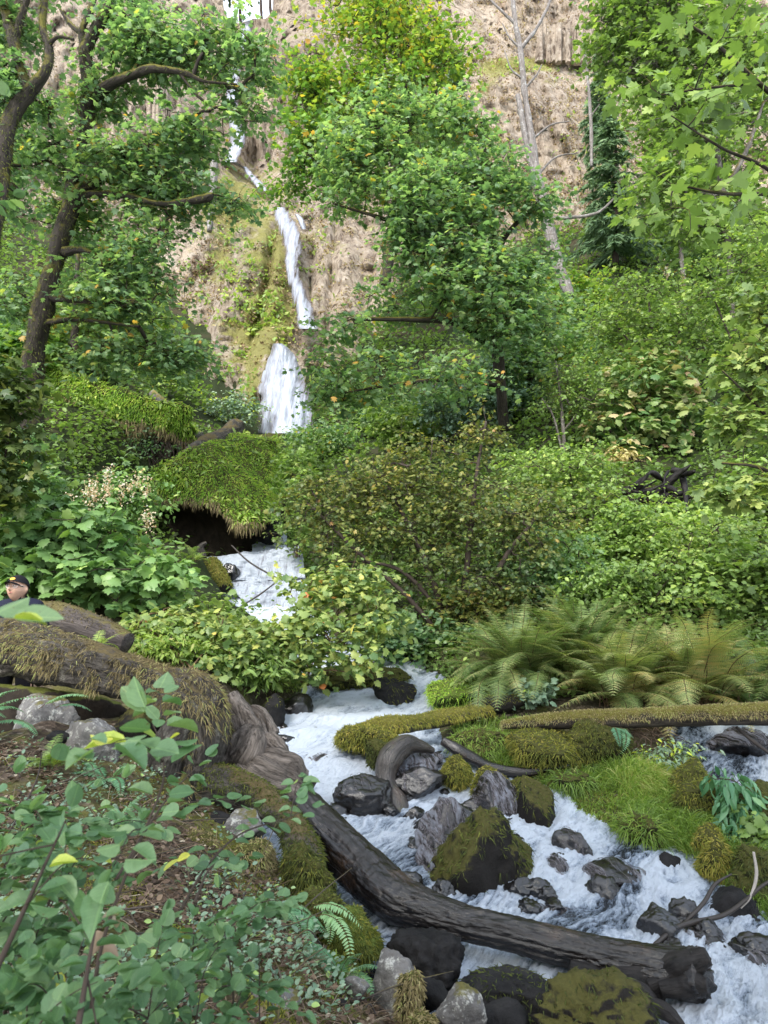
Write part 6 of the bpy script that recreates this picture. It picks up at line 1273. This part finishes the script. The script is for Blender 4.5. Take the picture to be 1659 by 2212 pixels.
near_shrub('near shrub whose leafy twigs reach right across the dry bank', (-.45, 1.75, 0), [(470, 1930, 1.9, 1), (560, 1980, 1.95, 1), (540, 2080, 1.85, 1), (420, 1990, 1.8, 1), (450, 2040, 1.75, 1)], 82, .034, 13, tint=.5)
near_shrub('near shrub with drooping pale leaves at the left edge below the fallen trunk', (-1.1, 1.75, 0), [(30, 1680, 1.75, 1), (120, 1650, 1.8, 1), (200, 1710, 1.85, 1), (60, 1760, 1.7, 1), (260, 1690, 1.95, 1), (150, 1830, 1.75, 1), (0, 1850, 1.6, 1), (300, 1780, 1.9, 1)], 83, .04, 11, tint=.6)
near_shrub('upright dark twig with a few large bright leaves in front of the fallen trunk', (-.55, 1.35, 0), [[(190, 2230, 1.35), (230, 2000, 1.4), (310, 1800, 1.45), (352, 1690, 1.48), (345, 1600, 1.5), (320, 1545, 1.5)]], 84, .068, 6, LEAF_OVAL, 'nearleaf', .68, sd=.16, side=3)
near_shrub('leaning dark stem crossing the bottom left with sparse leaves', (-.95, 1.3, 0), [[(-20, 2120, 1.3), (50, 1970, 1.35), (110, 1840, 1.4), (150, 1755, 1.42)], [(165, 2240, 1.25), (195, 2060, 1.3), (215, 1960, 1.32)]], 85, .05, 5, LEAF_OVAL, 'nearleaf', .4, rad=.006, side=2)
near_shrub('slim twig with small round leaves reaching toward the wet log', (-.3, 1.9, 0), [[(380, 1990, 1.9), (440, 1880, 2.), (520, 1800, 2.1), (600, 1775, 2.15), (670, 1745, 2.2)], [(420, 1950, 1.9), (460, 1870, 2.), (540, 1850, 2.1)], [(250, 1900, 1.8), (350, 1740, 1.9), (440, 1640, 2.)]], 86, .046, 8, LEAF_ROUND, 'nearleaf', .6, side=1)
near_shrub('out-of-focus yellow-green leaf spray at the left edge before the person', (-1.15, .9, 0), [[(-250, 1440, .95), (-160, 1380, .95), (-90, 1346, .95), (-30, 1334, .95), (5, 1332, .95)]], 87, .054, 3, LEAF_OVAL, 'nearleaf', .86, sd=.12, side=0)
near_shrub('dark leaf sprig hanging at the upper left edge', (-1.5, 2., 0), [[(-160, 560, 2.), (-80, 430, 2.), (-30, 330, 2.), (10, 215, 2.)], [(-80, 430, 2.), (-20, 430, 2), (20, 420, 2.)]], 88, .05, 5, LEAF_OVAL, 'maple', .3, side=0)
t = thing('dead_leaf', P(225, 2000, 1.45), 'curled brown dead leaf caught on the near shrub', 'dead leaf'); g = Geo(); rr_ = np.random.default_rng(9)
c = P(A([222, 235, 212, 255]), A([2010, 1985, 2035, 1975]), A([1.42, 1.43, 1.42, 1.44])); scatter(g, (LEAF_OVAL[0] * A([1, 1, 4.]), LEAF_OVAL[1]), c, rr_.normal(size=(4, 3)), rr_.normal(size=(4, 3)), A([.04, .034, .042, .03]), A([.85, .92, .8, .9])); g.build('blade', M['litter'], t)
# ------------------------------------------------------------------ camera, light
cam = bpy.data.cameras.new('camera'); co = bpy.data.objects.new('camera', cam); COL.objects.link(co)
co.location = (0, 0, CAMZ); co.rotation_euler = (radians(90) + PITCH, 0, 0)
cam.sensor_fit = 'VERTICAL'; cam.sensor_height = 36.; cam.sensor_width = 27.; cam.lens = 36. * FPX / 2212.
cam.clip_start = .05; cam.clip_end = 2000
cam.dof.use_dof = True; cam.dof.focus_distance = 10.; cam.dof.aperture_fstop = 6.8
SC.camera = co
w = bpy.data.worlds.new('World'); SC.world = w; w.use_nodes = True
nt = w.node_tree; bg = nt.nodes['Background']
sk = nt.nodes.new('ShaderNodeTexSky'); sk.sky_type = 'NISHITA'; sk.sun_disc = False
SUN_EL, SUN_AZ = radians(44), radians(205)     # set high behind the photographer's left shoulder, the open-sky side; azimuth clockwise from +Y
sk.sun_elevation = SUN_EL; sk.sun_rotation = SUN_AZ; sk.air_density = 1.; sk.dust_density = 2.5; sk.ozone_density = 1.
tx = nt.nodes.new('ShaderNodeTexCoord'); nz = nt.nodes.new('ShaderNodeTexNoise'); nz.inputs['Scale'].default_value = 2.2; nz.inputs['Detail'].default_value = 6
nt.links.new(tx.outputs['Generated'], nz.inputs['Vector']); rp = nt.nodes.new('ShaderNodeValToRGB'); rp.color_ramp.elements[0].position = .3; rp.color_ramp.elements[1].position = .6
rp.color_ramp.elements[0].color = (.35, .35, .35, 1); rp.color_ramp.elements[1].color = (.9, .9, .9, 1); nt.links.new(nz.outputs['Fac'], rp.inputs[0])
mx = nt.nodes.new('ShaderNodeMix'); mx.data_type = 'RGBA'; nt.links.new(rp.outputs[0], mx.inputs[0]); nt.links.new(sk.outputs[0], mx.inputs[6]); mx.inputs[7].default_value = (3.2, 3.45, 3.8, 1)   # pale veil added to whiten the sky and make its light less blue
nt.links.new(mx.outputs[2], bg.inputs[0]); bg.inputs[1].default_value = .15
sl = bpy.data.lights.new('sky_lamp', 'SUN'); so = bpy.data.objects.new('sky_lamp', sl); COL.objects.link(so)  # broad soft lamp added for the open sky; the cliff blocks direct sunlight
sl.energy = 1.25; sl.angle = radians(18); sl.color = (1, .96, .91)
d = Vector((sin(SUN_AZ) * cos(SUN_EL), cos(SUN_AZ) * cos(SUN_EL), sin(SUN_EL)))
so.rotation_euler = d.to_track_quat('Z', 'Y').to_euler(); so.location = (-5, -5, 40)
SC.view_settings.view_transform = 'Standard'; SC.view_settings.look = 'None'
SC.view_settings.exposure = 2.0; SC.view_settings.gamma = 1
SC.render.engine = 'CYCLES'
cy = SC.cycles; cy.max_bounces = 7; cy.diffuse_bounces = 4; cy.glossy_bounces = 2; cy.transmission_bounces = 4; cy.transparent_max_bounces = 8
cy.use_denoising = True; cy.caustics_reflective = False; cy.caustics_refractive = False
